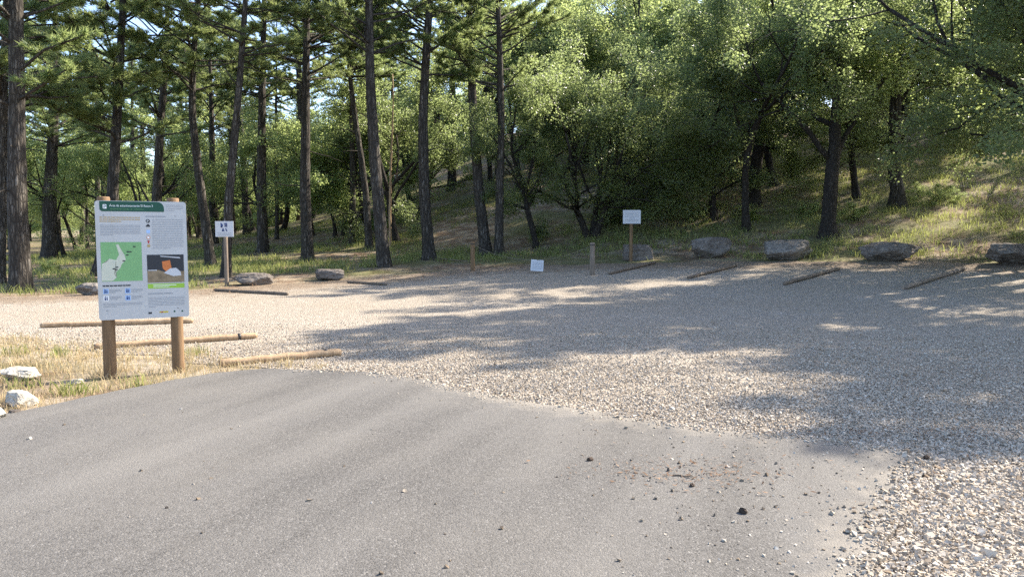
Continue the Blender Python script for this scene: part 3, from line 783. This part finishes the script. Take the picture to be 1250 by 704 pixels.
oak_px(655, 302, 1, 0.6, 0.66, 'dark rounded oak by itself right of the two upright pines', False, 0.92)
oak_px(722, 287, 3, 0.4, 1.19, 'oak with three slim stems above the grey post on the grassy slope')
oak_px(912, 281, 6, 2.6, 1.2, 'dark oak standing behind the first two boulders of the right row')
oak_px(1010, 289, 4, 1.2, 1.31, 'thick trunked oak nearest the boulders with a spreading dark crown')
oak_px(1088, 254, 7, 4.2, 1.2, 'slim oak close beside the tall straight pine on the bank')
oak_px(872, 268, 2, 5.1, 1.19, 'small oak growing behind the leftmost boulder of the right row')
oak_px(808, 224, 5, 0.9, 1.31, 'leaning oak on the bare brown slope above the white sign')
oak_px(832, 216, 0, 3.9, 1.25, 'upright oak on the bare brown slope right of the leaning one', )
oak_px(945, 226, 0, 1.5, 1.25, 'slim oak on the slope between the thick oak and the dark one')
oak_px(1196, 190, 2, 2.5, 1.38, 'oak on the upper bank above the last boulder at the right border')
oak_px(485, 296, 0, 2.0, 1.12, 'oak with forked stem behind the large furrowed pine')
oak_px(420, 288, 5, 5.2, 1.19, 'leaning dark oak left of the slim upright pine pair', True)

# wood behind: individual trees in loose order
r = np.random.default_rng(77)
placed = []
def free(x, y, dmin):
    for a, b in placed:
        if (a - x) ** 2 + (b - y) ** 2 < dmin * dmin: return False
    return True
groups = [('oak with sunlit leaf tint in the wood behind the pines', 'sunlit oaks behind the pine row'),
          ('dark oak higher up in the dense wood on the right slope', 'oaks filling the right slope')]
cnt = 0; tries = 0
while cnt < 50 and tries < 6000:
    tries += 1
    y = r.uniform(37, 84); x = r.uniform(-0.74 * y - 4, 0.05 * y)
    if not free(x, y, 3.4): continue
    px = 625 + x / y * 906
    hmax = 8.4 + 0.045 * (y - 37)
    if px > 560 and y < 50: continue
    placed.append((x, y)); v = int(r.choice([6, 7, 6, 7, 1, 4, 0])); sc = hmax / (9.5, 10.5, 8, 8.5, 11, 7.5, 10, 9.5)[v] * r.uniform(0.85, 1.25)
    oak(x, y, v, r.uniform(0, 6.28), sc, groups[0][0], groups[0][1], True); cnt += 1
cnt = 0; tries = 0
while cnt < 54 and tries < 6000:
    tries += 1
    y = r.uniform(33, 78); x = r.uniform(0.04 * y, 0.78 * y + 3)
    if not free(x, y, 2.9): continue
    px = 625 + x / y * 906
    if y < 42 and px < 900 and px > 690 and r.uniform() < 0.8: continue
    if 560 < px < 800 and y < 50: continue
    if px > 1290 or (y < 47 and px > 1060): continue
    placed.append((x, y)); v = int(r.choice([0, 1, 2, 3, 4, 5, 6, 7] if y > 50 else [4, 6, 7])); sc = r.uniform(1.05, 1.5)
    oak(x, y, v, r.uniform(0, 6.28), sc, groups[1][0], groups[1][1], r.uniform() < 0.45); cnt += 1

cnt = 0; tries = 0
while cnt < 48 and tries < 4000:
    tries += 1
    y = r.uniform(86, 130); x = r.uniform(-0.75 * y, 0.12 * y)
    if not free(x, y, 4.2): continue
    placed.append((x, y)); v = int(r.choice([0, 2, 3, 5])); oak(x, y, v, r.uniform(0, 6.28), r.uniform(1.2, 1.9), 'low spreading oak far back beyond the sunlit wood', 'far oaks behind the sunlit wood', True); cnt += 1
for x, y in ((0.4, 46), (3.4, 48.5), (6.2, 46.5), (9.5, 50), (2.0, 54), (5.6, 56)):
    placed.append((x, y)); oak(x, y, 6 + int(x) % 2, x, 1.45, 'tall oak with sunlit leaf tint at the top of the grassy clearing', 'tall oaks above the clearing', True)
# slender pines deeper in the wood
def copy_pine(src, x, y, rz, sc, label, group):
    t = src.copy(); COL.objects.link(t); t.location = (x, y, gz(x, y)); t.rotation_euler = (0, 0, rz); t.scale = (sc, sc, sc)
    t['label'] = label; t['group'] = group
    for ch in src.children:
        c = ch.copy(); COL.objects.link(c); c.parent = t
    return t
pines = [o for o in COL.objects if o.name.startswith('pine_tree')]
srcs = [pines[3], pines[9], pines[12], pines[10]]
cnt = 0
while cnt < 28:
    y = r.uniform(40, 72); x = r.uniform(-0.72 * y, 0.0 * y)
    if not free(x, y, 2.2): continue
    placed.append((x, y)); copy_pine(srcs[cnt % 4], x, y, r.uniform(0, 6.28), r.uniform(0.8, 1.1), 'slender pine deep in the sunlit wood behind the front row', 'slender pines deep in the wood'); cnt += 1

# tall trees at the right of the lot and above it, beyond the right border; they shade the gravel
for k, (x, y, sc) in enumerate([(14.8, 20.0, 1.08), (18.0, 23.0, 1.1), (20.5, 24.5, 1.05), (21.5, 16.5, 1.05), (19.6, 16.6, 1.0), (24.0, 20.5, 1.1)]):
    copy_pine(srcs[k % 4], x, y, 1.3 * k, sc, 'tall pine on the bank right of the parking ground', 'pines right of the parking ground')
for k, (x, y, v, sc) in enumerate([(17.4, 15.6, 4, 1.3), (16.2, 20.8, 4, 1.35), (19.4, 25.0, 4, 1.3), (21.5, 14.6, 4, 1.3), (22.2, 21.5, 4, 1.35), (14.9, 18.6, 4, 1.3), (20.0, 11.4, 4, 1.2)]):
    oak(x, y, v, 1.7 * k, sc, 'broad oak on the bank right of the parking ground', 'oaks right of the parking ground', k not in (1, 5))

for x, y, v, sc, lab in ((21.0, 41.0, 6, 1.3, 'slim shaded oak on the upper bank left of the right border'), (27.0, 43.0, 4, 1.2, 'dark oak at the top of the right bank by the border'),
        (25.5, 35.0, 4, 1.15, 'shaded oak leaning over the upper bank at the right border'), (6.3, 42.5, 4, 1.38, 'tall oak topping the slope behind the white notice sign'), (5.0, 52.0, 6, 1.8, 'very tall oak crown at the top centre of the wood')):
    oak(x, y, v, x * 2.1, sc, lab)
b = hit(476, 303)
t = thing('dead_tree', 'thin pale bare pole of a dead tree right of the large furrowed pine', 'dead tree', tuple(b))
g = Geo(); pts, _ = curve([0, 0, -.2], [0.0, 0, 1], 8.2, 14, np.random.default_rng(3), 0.06, 0.3); g.tube(pts, np.linspace(0.075, 0.02, 15), 8, True, 0.04)
for k in range(5):
    q, _ = curve(pts[6 + k], [math.cos(k * 2.2), math.sin(k * 2.2), .4], 0.7, 4, np.random.default_rng(k), .3, 0); g.tube(q, np.linspace(.02, .006, 5), 4, False)
g.build('trunk', M['log_wood'], t, True)

# low shrubs on the bank
for k, (px, py, s, lab) in enumerate([(905, 268, .20, 'low leafy shrub behind the first boulder of the right row'), (848, 268, .16, 'small grey green shrub left of the dark oak foot'),
        (1050, 270, .22, 'leafy shrub between the thick oak and the tall pine'), (1140, 250, .24, 'wide leafy shrub right of the tall pine foot'), (790, 262, .2, 'shrub on the slope just right of the white sign'),
        (985, 262, .16, 'small shrub left of the thick oak trunk'), (55, 332, .16, 'low green shrub at the foot of the dark left pine')]):
    b = hit(px, py)
    oak(b.x, b.y, 2 if k % 2 else 5, k * 1.1, s, lab, None, True, 'shrub', 'shrub', s * 0.8, -0.25)

# ------------------------------------------------------------------ rocks
def rock(name, px0, px1, py_base, py_top, label, mat, seed, cat='boulder', depth_ratio=0.7, sink=0.12, rz=0.0, planes=16, block=False):
    a = hit((px0 + px1) / 2, py_base); y = a.y
    wdt = (px1 - px0) / FPX * y; hgt = (py_base - py_top) / FPX * y
    bm = bmesh.new(); bmesh.ops.create_icosphere(bm, subdivisions=5, radius=1.0)
    r = random.Random(seed); pl = []
    for i in range(planes):
        n = Vector((r.gauss(0, 1), r.gauss(0, 1), r.gauss(0, 0.8))).normalized(); pl.append((n, r.uniform(0.58, 0.88)))
    pl.append((Vector((0, 0, 1)), 0.72))
    if block: pl += [(Vector(q), 0.56) for q in ((1, 0, .06), (-1, 0.1, 0), (0, 1, 0), (0.08, -1, 0), (0, 0.05, 1), (0, 0, -1))]
    for v in bm.verts:
        for n, d in pl:
            k = v.co.dot(n)
            if k > d: v.co -= n * (k - d) * 0.93
        q = v.co * 1.7 + Vector((seed, 0, 0))
        v.co *= 1 + 0.12 * noise.noise(q) + 0.06 * noise.noise(q * 3.1) - 0.05 * max(0, 0.12 - abs(noise.noise(q * 2.3 + Vector((5, 1, 2))))) / 0.12 + 0.02 * noise.noise(q * 11)
    xs = [v.co.x for v in bm.verts]; zs = [v.co.z for v in bm.verts]; ys = [v.co.y for v in bm.verts]
    for v in bm.verts:
        v.co.x *= wdt / (max(xs) - min(xs)); v.co.y *= wdt * depth_ratio / (max(ys) - min(ys)); v.co.z = (v.co.z - min(zs)) * (hgt * (1 + sink)) / (max(zs) - min(zs)) - hgt * sink
    me = bpy.data.meshes.new(name); bm.to_mesh(me); bm.free()
    for p in me.polygons: p.use_smooth = True
    me.materials.append(mat)
    yc = y + wdt * depth_ratio * 0.42
    xc = a.x * yc / y
    o = ob(name, me, None, (xc, yc, min(gz(xc, yc), gz(a.x, a.y) + 0.05))); o.rotation_euler = (0, 0, rz)
    return tag(o, label, cat)

rock('boulder', 842, 893, 316, 291, 'brown grey boulder with a ridged top, leftmost of the row on the right', M['boulder'], 3)
rock('boulder', 930, 994, 319, 294, 'long pale grey flat topped boulder, second of the row on the right', M['boulder_blue'], 5)
rock('boulder', 1050, 1121, 321, 297, 'wide ragged grey boulder right of the thick oak, third of the row', M['boulder'], 8)
rock('boulder', 1199, 1270, 326, 299, 'smooth brown boulder cut by the right border of the picture', M['boulder'], 12, rz=0.15)
rock('boulder', 759, 797, 318, 299, 'squarish block of stone behind the post of the white sign', M['boulder'], 15, planes=4, block=True)
rock('boulder', 384, 422, 343, 329, 'low dark brown rock before the straight pine in the left row', M['boulder'], 17)
rock('boulder', 283, 334, 349, 334, 'flat grey rock beside the post of the blue pictogram sign', M['boulder'], 23, planes=26)
rock('boulder', 94, 126, 361, 345, 'bluish grey rock peeking out left of the information board', M['boulder_blue'], 21)
rock('verge_stone', -6, 52, 466, 452, 'flat white stone half buried in the dry verge at the left border', M['boulder_white'], 31, 'stone', 0.8, .3)
rock('verge_stone', 8, 46, 499, 478, 'rounded cream stone beside the asphalt edge', M['boulder_white'], 33, 'stone', 0.8, .2)
rock('verge_stone', -22, 7, 517, 499, 'white stone at the very left border by the asphalt', M['boulder_white'], 35, 'stone', 0.8, .2)
rock('verge_stone', 10, 25, 509, 501, 'small grey stone between the cream stone and the road', M['boulder'], 37, 'stone', 0.8, .2)
rock('verge_stone', 87, 103, 470, 463, 'small pinkish white stone in the grass left of the board post', M['boulder_white'], 39, 'stone', 0.8, .2)

# ------------------------------------------------------------------ parking logs
def parking_log(p0, p1, rad, label, mat, straps=(0.12, 0.86), group='log dividers between parking bays'):
    a = hit(*p0); b = hit(*p1); L = (b - a).length; mid = (a + b) / 2
    t = thing('parking_log', label, 'log', (mid.x, mid.y, mid.z), 0, group)
    d = (b - a).normalized(); g = Geo(); r = np.random.default_rng(int(L * 1000))
    n = 22; s = np.linspace(-L / 2, L / 2, n)
    pts = np.array([list(d * q + Vector((0, 0, rad * 0.8 + 0.02))) for q in s]) + r.normal(0, 0.004, (n, 3))
    rr = rad * (1 + 0.05 * np.sin(s * 2.1)) ; rr[0] *= 0.72; rr[-1] *= 0.72; rr[1] *= .97; rr[-2] *= 0.97
    s2 = s.copy(); 
    pts[1] = pts[0] + (pts[1] - pts[0]) * 0.3; pts[-2] = pts[-1] + (pts[-2] - pts[-1]) * 0.3
    g.tube(pts, rr, 14, True, 0.025, 3); g.build('timber', mat, t, True)
    for f in straps:
        q = Geo(); c = d * (L * (f - 0.5)) + Vector((0, 0, rad * 0.8 + 0.02)); o_ = d * 0.022
        q.tube(np.array([list(c - o_ * 1.02), list(c - o_), list(c + o_), list(c + o_ * 1.02)]), [rad * 1.0, rad * 1.13, rad * 1.13, rad * 1.0], 16, False); q.build('strap', M['metal'], t, True)
    return t
parking_log((50, 401), (236, 395), 0.045, 'pale round log farthest back behind the information board', M['log_wood'], (0.42,))
parking_log((115, 428), (314, 414), 0.045, 'pale round log passing behind the right post of the board', M['log_wood'], (0.88,))
parking_log((268, 449), (416, 435), 0.048, 'pale round log nearest the road with a black strap near its end', M['log_wood'], (0.86,))
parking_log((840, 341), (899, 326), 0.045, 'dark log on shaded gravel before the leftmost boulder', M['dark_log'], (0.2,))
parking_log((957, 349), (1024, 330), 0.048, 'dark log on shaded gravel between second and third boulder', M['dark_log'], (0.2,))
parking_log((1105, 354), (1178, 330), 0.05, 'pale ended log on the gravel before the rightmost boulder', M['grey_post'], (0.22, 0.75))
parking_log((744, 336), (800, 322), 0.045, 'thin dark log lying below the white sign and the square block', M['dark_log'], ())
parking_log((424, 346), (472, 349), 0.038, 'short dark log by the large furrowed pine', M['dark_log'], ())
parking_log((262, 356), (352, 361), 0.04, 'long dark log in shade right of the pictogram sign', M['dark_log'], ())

# ------------------------------------------------------------------ information board
def info_board():
    A = hit(135, 461); B = hit(218, 454.5)
    ud = Vector((B.x - A.x, B.y - A.y, 0)); span = ud.length; ang = math.atan2(ud.y, ud.x)
    t = thing('info_board', 'white and green parking information board on two brown timber posts', 'information board', (A.x, A.y, 0), ang)
    for x in (0.0, span):
        g = Geo(); r_ = 0.066
        g.tube([(x, 0, -0.3), (x, 0, 0.0), (x, 0, 0.6), (x, 0, 1.2), (x, 0, 1.985), (x, 0, 2.0)], [r_ * 1.02, r_ * 1.02, r_, r_, r_ * .98, r_ * 0.9], 24, True, 0.008, 2)
        g.build('post', M['post_wood'], t, True)
    # local axes: x along the board, -y towards the viewer
    W, Hh = 0.905, 1.30; x0, z0 = -0.085, 0.655; yf = -0.085
    def rrect(x, z, w_, h_, rads, n=6):
        """rounded outline, rads = (lower left, lower right, upper right, upper left)"""
        P = []
        for (cx, cz, a0), q in zip(((x, z, math.pi), (x + w_, z, 1.5 * math.pi), (x + w_, z + h_, 0), (x, z + h_, .5 * math.pi)), rads):
            sx = 1 if cx == x else -1; sz = 1 if cz == z else -1
            if q <= 0: P.append((cx, cz)); continue
            for i in range(n + 1):
                a = a0 + i * math.pi / 2 / n; P.append((cx + sx * q + q * math.cos(a), cz + sz * q + q * math.sin(a)))
        return P
    def plate(name, outs, y, th, mat, parent):
        bm = bmesh.new()
        for P in outs:
            f = bm.faces.new([bm.verts.new((a, y, b)) for a, b in P])
            e = bmesh.ops.extrude_face_region(bm, geom=[f]); vs = [v for v in e['geom'] if isinstance(v, bmesh.types.BMVert)]
            bmesh.ops.translate(bm, vec=(0, -th, 0), verts=vs)
        bmesh.ops.recalc_face_normals(bm, faces=bm.faces)
        me = bpy.data.meshes.new(name); bm.to_mesh(me); bm.free(); me.materials.append(mat)
        return ob(name, me, parent)
    U = lambda u: x0 + u * W
    Vv = lambda v: z0 + (1 - v) * Hh
    def R(u0, u1, v0, v1): return [(U(u0), Vv(v1)), (U(u1), Vv(v1)), (U(u1), Vv(v0)), (U(u0), Vv(v0))]
    panel = plate('panel', [rrect(x0, z0, W, Hh, (.03, .03, .03, .03))], yf + 0.018, 0.018, M['panel'], t)
    L1, L2, L3 = yf - 0.0005, yf - 0.0025, yf - 0.0045
    plate('header_band', [rrect(U(.05), Vv(.088), .70 * W, .084 * Hh, (.03, 0, .07, 0))], L1, .002, M['dkgreen'], panel)
    plate('parking_symbol', [rrect(U(.085), Vv(.066), .036, .046, (.006,) * 4)], L2 , .001, M['white'], panel)
    def text(body, u, v, size, mat, y, width=None, align='LEFT', name='lettering'):
        cu = bpy.data.curves.new(name, 'FONT'); cu.body = body; cu.size = size; cu.extrude = 0.0004; cu.align_x = align
        o = bpy.data.objects.new(name, cu); COL.objects.link(o)
        dg = bpy.context.evaluated_depsgraph_get(); dg.update()
        me = bpy.data.meshes.new_from_object(o.evaluated_get(dg)); bpy.data.objects.remove(o)
        me.materials.clear(); me.materials.append(mat)
        co = np.array([v_.co[:] for v_ in me.vertices]); k = 1.0
        if width and len(co): k = width / (co[:, 0].max() - co[:, 0].min())
        q = ob(name, me, panel, (U(u), y, Vv(v))); q.rotation_euler = (math.pi / 2, 0, 0); q.scale = (k, 1, 1)
        return q
    text('P', .091, .063, 0.05, M['dkgreen'], L3 + .0005, .024)
    text('Área de estacionamiento El Rasco 3', .155, .048, 0.034, M['white'], L2, .47 * W)
    text('Estacionamiento de vehículos', .165, .072, 0.016, M['mapgreen'], L2, .36 * W)
    rr = random.Random(5)
    def words(name, u0, u1, rows, hgt, mat, last=0.7, gap=(.004, .007)):
        """running text too small to read in the photograph: word-length strokes"""
        outs = []
        for i, v in enumerate(rows):
            u = u0; end = u1 if i < len(rows) - 1 else u0 + (u1 - u0) * last
            while u < end - .01:
                w_ = min(rr.uniform(.018, .065), end - u); outs.append(R(u, u + w_, v - hgt / 2, v + hgt / 2)); u += w_ + rr.uniform(*gap)
        plate(name, outs, L1, .0008, mat, panel)
    fr = lambda a, b, n: [a + (b - a) * i / (n - 1) for i in range(n)]
    words('text_lines', .77, .965, fr(.03, .075, 4), .0045, M['greyink'], .5)
    words('heading', .045, .48, (.138, .155, .172), .008, M['ochre'], .55)
    words('text_lines', .05, .48, fr(.205, .285, 7), .0055, M['greyink'], .3)
    words('heading', .54, .765, (.128,), .010, M['greyink'], 1)
    words('text_lines', .61, .96, fr(.155, .40, 17), .005, M['greyink'], .6)
    words('heading', .05, .36, (.712,), .011, M['ink'], 1)
    words('text_lines', .12, .25, (.748, .758, .769), .005, M['greyink'], .5)
    words('text_lines', .36, .48, (.748, .758, .769), .005, M['greyink'], .5)
    words('text_lines', .12, .25, (.805, .815, .826), .005, M['greyink'], .7)
    words('text_lines', .36, .48, (.805, .815, .826), .005, M['greyink'], .6)
    words('text_lines', .05, .47, (.862, .875, .888), .005, M['greyink'], .35)
    words('heading', .54, .82, (.79,), .010, M['greyink'], 1)
    words('text_lines', .54, .95, fr(.825, .905, 7), .005, M['greyink'], .2)
    # map
    mp = plate('map', [R(.045, .485, .345, .675)], L1, .001, M['mapgreen'], panel)
    def mm(u, v): return (U(.045 + .44 * u), Vv(.345 + .33 * v))
    zone = [mm(*p) for p in [(0.0, .74), (.02, .55), (.14, .50), (.20, .42), (.36, .46), (.44, .32), (.40, .16), (.37, .07), (.43, .05), (.47, .14), (.53, .26), (.58, .34), (.60, .46), (.50, .56), (.46, .66), (.38, .74), (.30, .82), (.36, .9), (.27, .985), (0.0, .985)]]
    bm = bmesh.new(); f = bm.faces.new([bm.verts.new((a, L2, b)) for a, b in zone]); bmesh.ops.triangulate(bm, faces=[f]); bmesh.ops.recalc_face_normals(bm, faces=bm.faces)
    me = bpy.data.meshes.new('map_zone'); bm.to_mesh(me); bm.free(); me.materials.append(M['mappale']); ob('map_zone', me, panel)
    marks = []
    for (u, v) in [(.82, .12), (.66, .25), (.72, .25), (.64, .33), (.55, .48), (.38, .64), (.30, .68), (.36, .70)]:
        a, b = mm(u, v); marks.append([(a - .012, b - .006), (a + .012, b - .006), (a + .012, b + .006), (a - .012, b + .006)])
    for k in marks: plate('map_mark', [k], L3, .0006, M['ink'], panel)
    # printed photograph and lime bar
    ph = plate('photo_print', [R(.54, .955, .455, .695)], L1, .001, M['ink'], panel)
    def pp(u, v): return (U(.54 + .415 * u), Vv(.455 + .24 * v))
    def prt(name, polys, mat, lay): plate(name, [[pp(*q) for q in P][::-1] for P in polys], lay, .0005, mat, panel)
    prt('photo_ground', [[(0, .56), (.3, .55), (.45, .62), (1, .6), (1, 1), (0, 1)]], M['brownprint'], L2)
    prt('photo_shed', [[(.40, .25), (.62, .20), (.66, .5), (.52, .62), (.42, .5)]], M['orange'], L2)
    prt('photo_rubble', [[(.44, .66), (.62, .50), (.78, .48), (.9, .62), (.92, .76), (.7, .78)]], M['signwhite'], L3)
    prt('photo_rail', [[(0.02, .54), (.26, .54), (.26, .57), (.02, .57)]], M['signwhite'], L3)
    prt('photo_beam', [[(.36, .04), (.9, .10), (.9, .14), (.36, .07)]], M['signwhite'], L3)
    plate('caption_bar', [R(.54, .955, .705, .745)], L1, .001, M['limegreen'], panel)
    words2 = [R(.60, .86, .716, .721), R(.60, .78, .730, .734)]
    plate('caption', words2, L2, .0005, M['white'], panel)
    # icons
    def disc(u, v, rad_): return [(U(u) + rad_ * math.cos(i * math.pi / 10), Vv(v) + rad_ * math.sin(i * math.pi / 10)) for i in range(20)]
    plate('icon', [disc(.565, .167, .021)], L1, .001, M['ink'], panel)
    text('P', .552, .178, .036, M['white'], L2, .017)
    plate('icon', [R(.543, .587, .203, .216), R(.553, .578, .194, .203)], L1, .001, M['ink'], panel)
    plate('icon', [rrect(U(.545), Vv(.272), .038, .038, (.008,) * 4)], L1, .001, M['skyblue'], panel)
    plate('icon', [disc(.565, .307, .019)], L1, .001, M['orange'], panel)
    plate('icon', [disc(.565, .307, .013)], L2, .0006, M['white'], panel)
    plate('icon', [R(.553, .577, .332, .345), R(.558, .572, .345, .358)], L1, .001, M['red'], panel)
    plate('icon', [disc(.565, .378, .017)], L1, .001, M['ochre'], panel)
    for (u, v) in ((.06, .755), (.295, .755), (.06, .815), (.295, .815)):
        plate('pictogram', [rrect(U(u) - .005, Vv(v) - .032, .052, .056, (.004,) * 4)], L1, .001, M['skyblue'] if v < .8 or u > .1 else M['white'], panel)
        plate('pictogram', [disc(u + .014, v - .009, .007), R(u + .006, u + .022, v - .002, v + .018), disc(u + .034, v - .006, .006), R(u + .028, u + .040, v, v + .018)], L2, .0006, M['blue'], panel)
    plate('logo', [R(.535, .575, .948, .964)], L1, .001, M['ink'], panel)
    plate('logo', [R(.66, .76, .945, .958)], L1, .001, M['yellow'], panel)
    plate('logo', [R(.675, .70, .948, .955)], L2, .0006, M['red'], panel)
    plate('logo', [disc(.83, .95, .010), disc(.92, .95, .010)], L1, .001, M['dkgreen'], panel)
    # bolts
    for (u, v) in ((.09, .12), (.09, .92), (.875, .12), (.875, .92)):
        g = Geo(); c = (U(u), L1, Vv(v)); g.tube([(c[0], c[1] - .0002, c[2]), (c[0], c[1] - .004, c[2])], [.008, .006], 10); g.build('bolt', M['greyink'], panel, True)
    return t
info_board()

# ------------------------------------------------------------------ small signs, posts, rope
def small_sign(px, py_base, py_top, sheet, label, kind, post_mat, lean=0.0):
    """sheet = (px0, px1, py0, py1) of the white plate"""
    b = hit(px, py_base); y = b.y
    t = thing('small_sign', label, 'sign', tuple(b))
    Z = lambda py: at_depth(px, py, y).z - b.z
    X = lambda q: (q - px) / FPX * y
    top = Z(py_top); g = Geo(); r_ = 0.058
    g.tube([(0, 0, -0.3), (0, 0, 0), (0, 0, top * .5), (lean, 0, top - .02), (lean, 0, top)], [r_, r_, r_, r_, r_ * .85], 16, True, .015, 4); g.build('post', post_mat, t, True)
    x0, x1, z1, z0 = X(sheet[0]), X(sheet[1]), Z(sheet[2]), Z(sheet[3]); w_ = x1 - x0; h_ = z1 - z0
    g = Geo(); g.box(((x0 + x1) / 2, -r_ - .012, (z0 + z1) / 2), (w_, .012, h_)); plate_ = g.build('plate', M['signwhite'], t)
    yy = -r_ - .021
    def rects(name, L, mat, th=.002):
        q = Geo()
        for (u0, u1, v0, v1) in L: q.box((x0 + w_ * (u0 + u1) / 2, yy, z1 - h_ * (v0 + v1) / 2), (w_ * (u1 - u0), th, h_ * (v1 - v0)))
        return q.build(name, mat, plate_)
    rr = random.Random(px)
    if kind == 'pictogram':
        rects('pictogram', [(.30, .36, .12, .40), (.36, .42, .18, .34), (.32, .40, .34, .42)], M['blue'])
        rects('pictogram', [(.50, .66, .12, .18), (.52, .57, .18, .38), (.60, .66, .18, .38), (.55, .63, .24, .30)], M['blue'])
        rects('pictogram', [(.38, .48, .52, .62), (.40, .46, .46, .52), (.36, .42, .60, .66), (.45, .50, .60, .66)], M['blue'])
        rects('pictogram', [(.56, .62, .46, .54), (.58, .64, .54, .60), (.60, .66, .58, .66)], M['blue'])
        L = []
        for v in (.76, .84, .91):
            u = .12
            while u < .85:
                k = rr.uniform(.05, .12); L.append((u, u + k, v - .015, v + .015)); u += k + .025
        rects('text_lines', L, M['greyink'])
    else:
        L = []
        for v in (.16, .27, .38, .49, .60, .71, .82):
            u = .12 if v not in (.6,) else .38; e = .88 if v not in (.6,) else .66
            while u < e:
                k = rr.uniform(.04, .12); L.append((u, min(e, u + k), v - .02, v + .02)); u += k + .03
        rects('text_lines', L, M['greyink'])
    return t
small_sign(277, 349, 271, (266, 288, 270, 289), 'small white sign with dark blue walker pictograms on a brown post', 'pictogram', M['grey_post'])
small_sign(770, 319, 258, (759.5, 781, 256.5, 273), 'small white notice sheet on a brown post before the square block', 'notice', M['post_wood'])

def short_post(px, py_base, py_top, rad, label, mat):
    b = hit(px, py_base); top = at_depth(px, py_top, b.y).z - b.z
    t = thing('short_post', label, 'post', tuple(b)); g = Geo()
    g.tube([(0, 0, -.25), (0, 0, 0), (0, 0, top * .5), (0, 0, top - .02), (0, 0, top)], [rad, rad, rad, rad * .98, rad * .82], 16, True, .015, 6)
    g.build('timber', mat, t, True)
    q = Geo(); q.tube([(0, 0, top - .09), (0, 0, top - .088), (0, 0, top - .062), (0, 0, top - .06)], [rad, rad * 1.08, rad * 1.08, rad], 16, False); q.build('strap', M['metal'], t, True)
    return t, b, top
pa, ba, ta = short_post(577, 331, 295, 0.072, 'short brown post at the left end of the sagging rope', M['post_wood'])
pb, bb, tb = short_post(723, 336, 296, 0.078, 'short greyed post at the right end of the sagging rope', M['grey_post'])
# rope sagging between the two posts, a notice hangs at its lowest point
A = Vector(ba) + Vector((0, 0, ta - .08)); B = Vector(bb) + Vector((0, 0, tb - .08))
low = at_depth(660, 318, (ba.y + bb.y) / 2 - 0.3)
pts = []
for i in range(33):
    f = i / 32; p = A.lerp(B, f); k = 1 - (2 * f - 1) ** 2
    mz = max(low.z, gz(p.x, p.y) + 0.36)
    pts.append((p.x, p.y, p.z - (A.lerp(B, .5).z - max(low.z, gz(low.x, low.y) + .42)) * k))
g = Geo(); g.tube(pts, [0.005] * 33, 6)
tag(g.build('rope', M['rope'], None, True), 'thin greyish rope sagging between the two short posts', 'rope')
f = (660 - 577) / (723 - 577); pm = Vector(pts[int(f * 32)])
yS = pm.y; wS = 15.5 / FPX * yS; hS = 14 / FPX * yS
t = thing('hanging_notice', 'small white notice hanging low from the rope between the short posts', 'sign', tuple(pm))
g = Geo(); R_ = Matrix.Rotation(math.radians(4), 3, 'Y') @ Matrix.Rotation(math.radians(-12), 3, 'X')
g.box((0, -0.03, -hS / 2 + .01), (wS, .008, hS), R_); pl = g.build('plate', M['signwhite'], t)
q = Geo(); rr = random.Random(4)
for v in (.22, .36, .5, .64, .78):
    u = -.36
    while u < .34:
        k = rr.uniform(.08, .2); c = R_ @ Vector(((u + k / 2) * wS, -.006, (0.5 - v) * hS)); q.box((c.x, -0.03 + c.y, -hS / 2 + .01 + c.z), (k * wS, .003, .05 * hS), R_); u += k + .05
q.build('text_lines', M['greyink'], pl)

# pale fallen sticks and cones
def stick(p0, p1, rad, label, mat, lift=0.03):
    a = hit(*p0); b = hit(*p1); r = np.random.default_rng(int(p0[0])); n = 8
    P = np.array([list(a.lerp(b, i / (n - 1))) for i in range(n)]) + r.normal(0, .012, (n, 3)); 
    P[:, 2] = ground_z(P[:, 0], P[:, 1]) + rad + lift
    g = Geo(); g.tube(P, np.linspace(rad, rad * .5, n), 7, True, .05); tag(g.build('fallen_stick', mat, None, True), label, 'stick')
stick((584, 301), (604, 306), .03, 'pale fallen stick behind the short brown post', M['grey_post'], .2)
stick((612, 310), (631, 315), .03, 'pale fallen stick on brown litter left of the hanging notice', M['grey_post'], .06)
stick((820, 587), (846, 590), .006, 'thin brown twig lying on the asphalt among crumbs', M['dark_log'], .036)
stick((535, 318), (570, 322), .035, 'dark fallen branch by the root mound of the curved pine', M['dark_log'], .05)

def cone(px, py, s, label, rz):
    b = hit(px, py); bm = bmesh.new(); bmesh.ops.create_icosphere(bm, subdivisions=3, radius=1)
    for v in bm.verts:
        a = math.atan2(v.co.y, v.co.z); k = 1 + .16 * math.sin(a * 6 + v.co.x * 9) * math.sin(v.co.x * 11) + .08 * noise.noise(v.co * 4 + Vector((px, 0, 0)))
        v.co *= k; v.co.x *= 1.35 - .25 * v.co.x
    for v in bm.verts: v.co *= s
    me = bpy.data.meshes.new('pine_cone'); bm.to_mesh(me); bm.free(); me.materials.append(M['cone'])
    o = ob('pine_cone', me, None, (b.x, b.y, b.z + .03 + s * .75)); o.rotation_euler = (0.2, 0.1, rz); tag(o, label, 'pine cone')
cone(721, 568, .017, 'dark pine cone alone on the asphalt left of the crumb patch', .4)
cone(906, 634, .019, 'dark pine cone tilted on the asphalt right of the crumb patch', 2.2)
cone(845, 600, .015, 'small cone in the brown crumb patch on the asphalt', 1.2)
cone(1131, 566, .020, 'dark pine cone at the corner of the asphalt and gravel', .9)
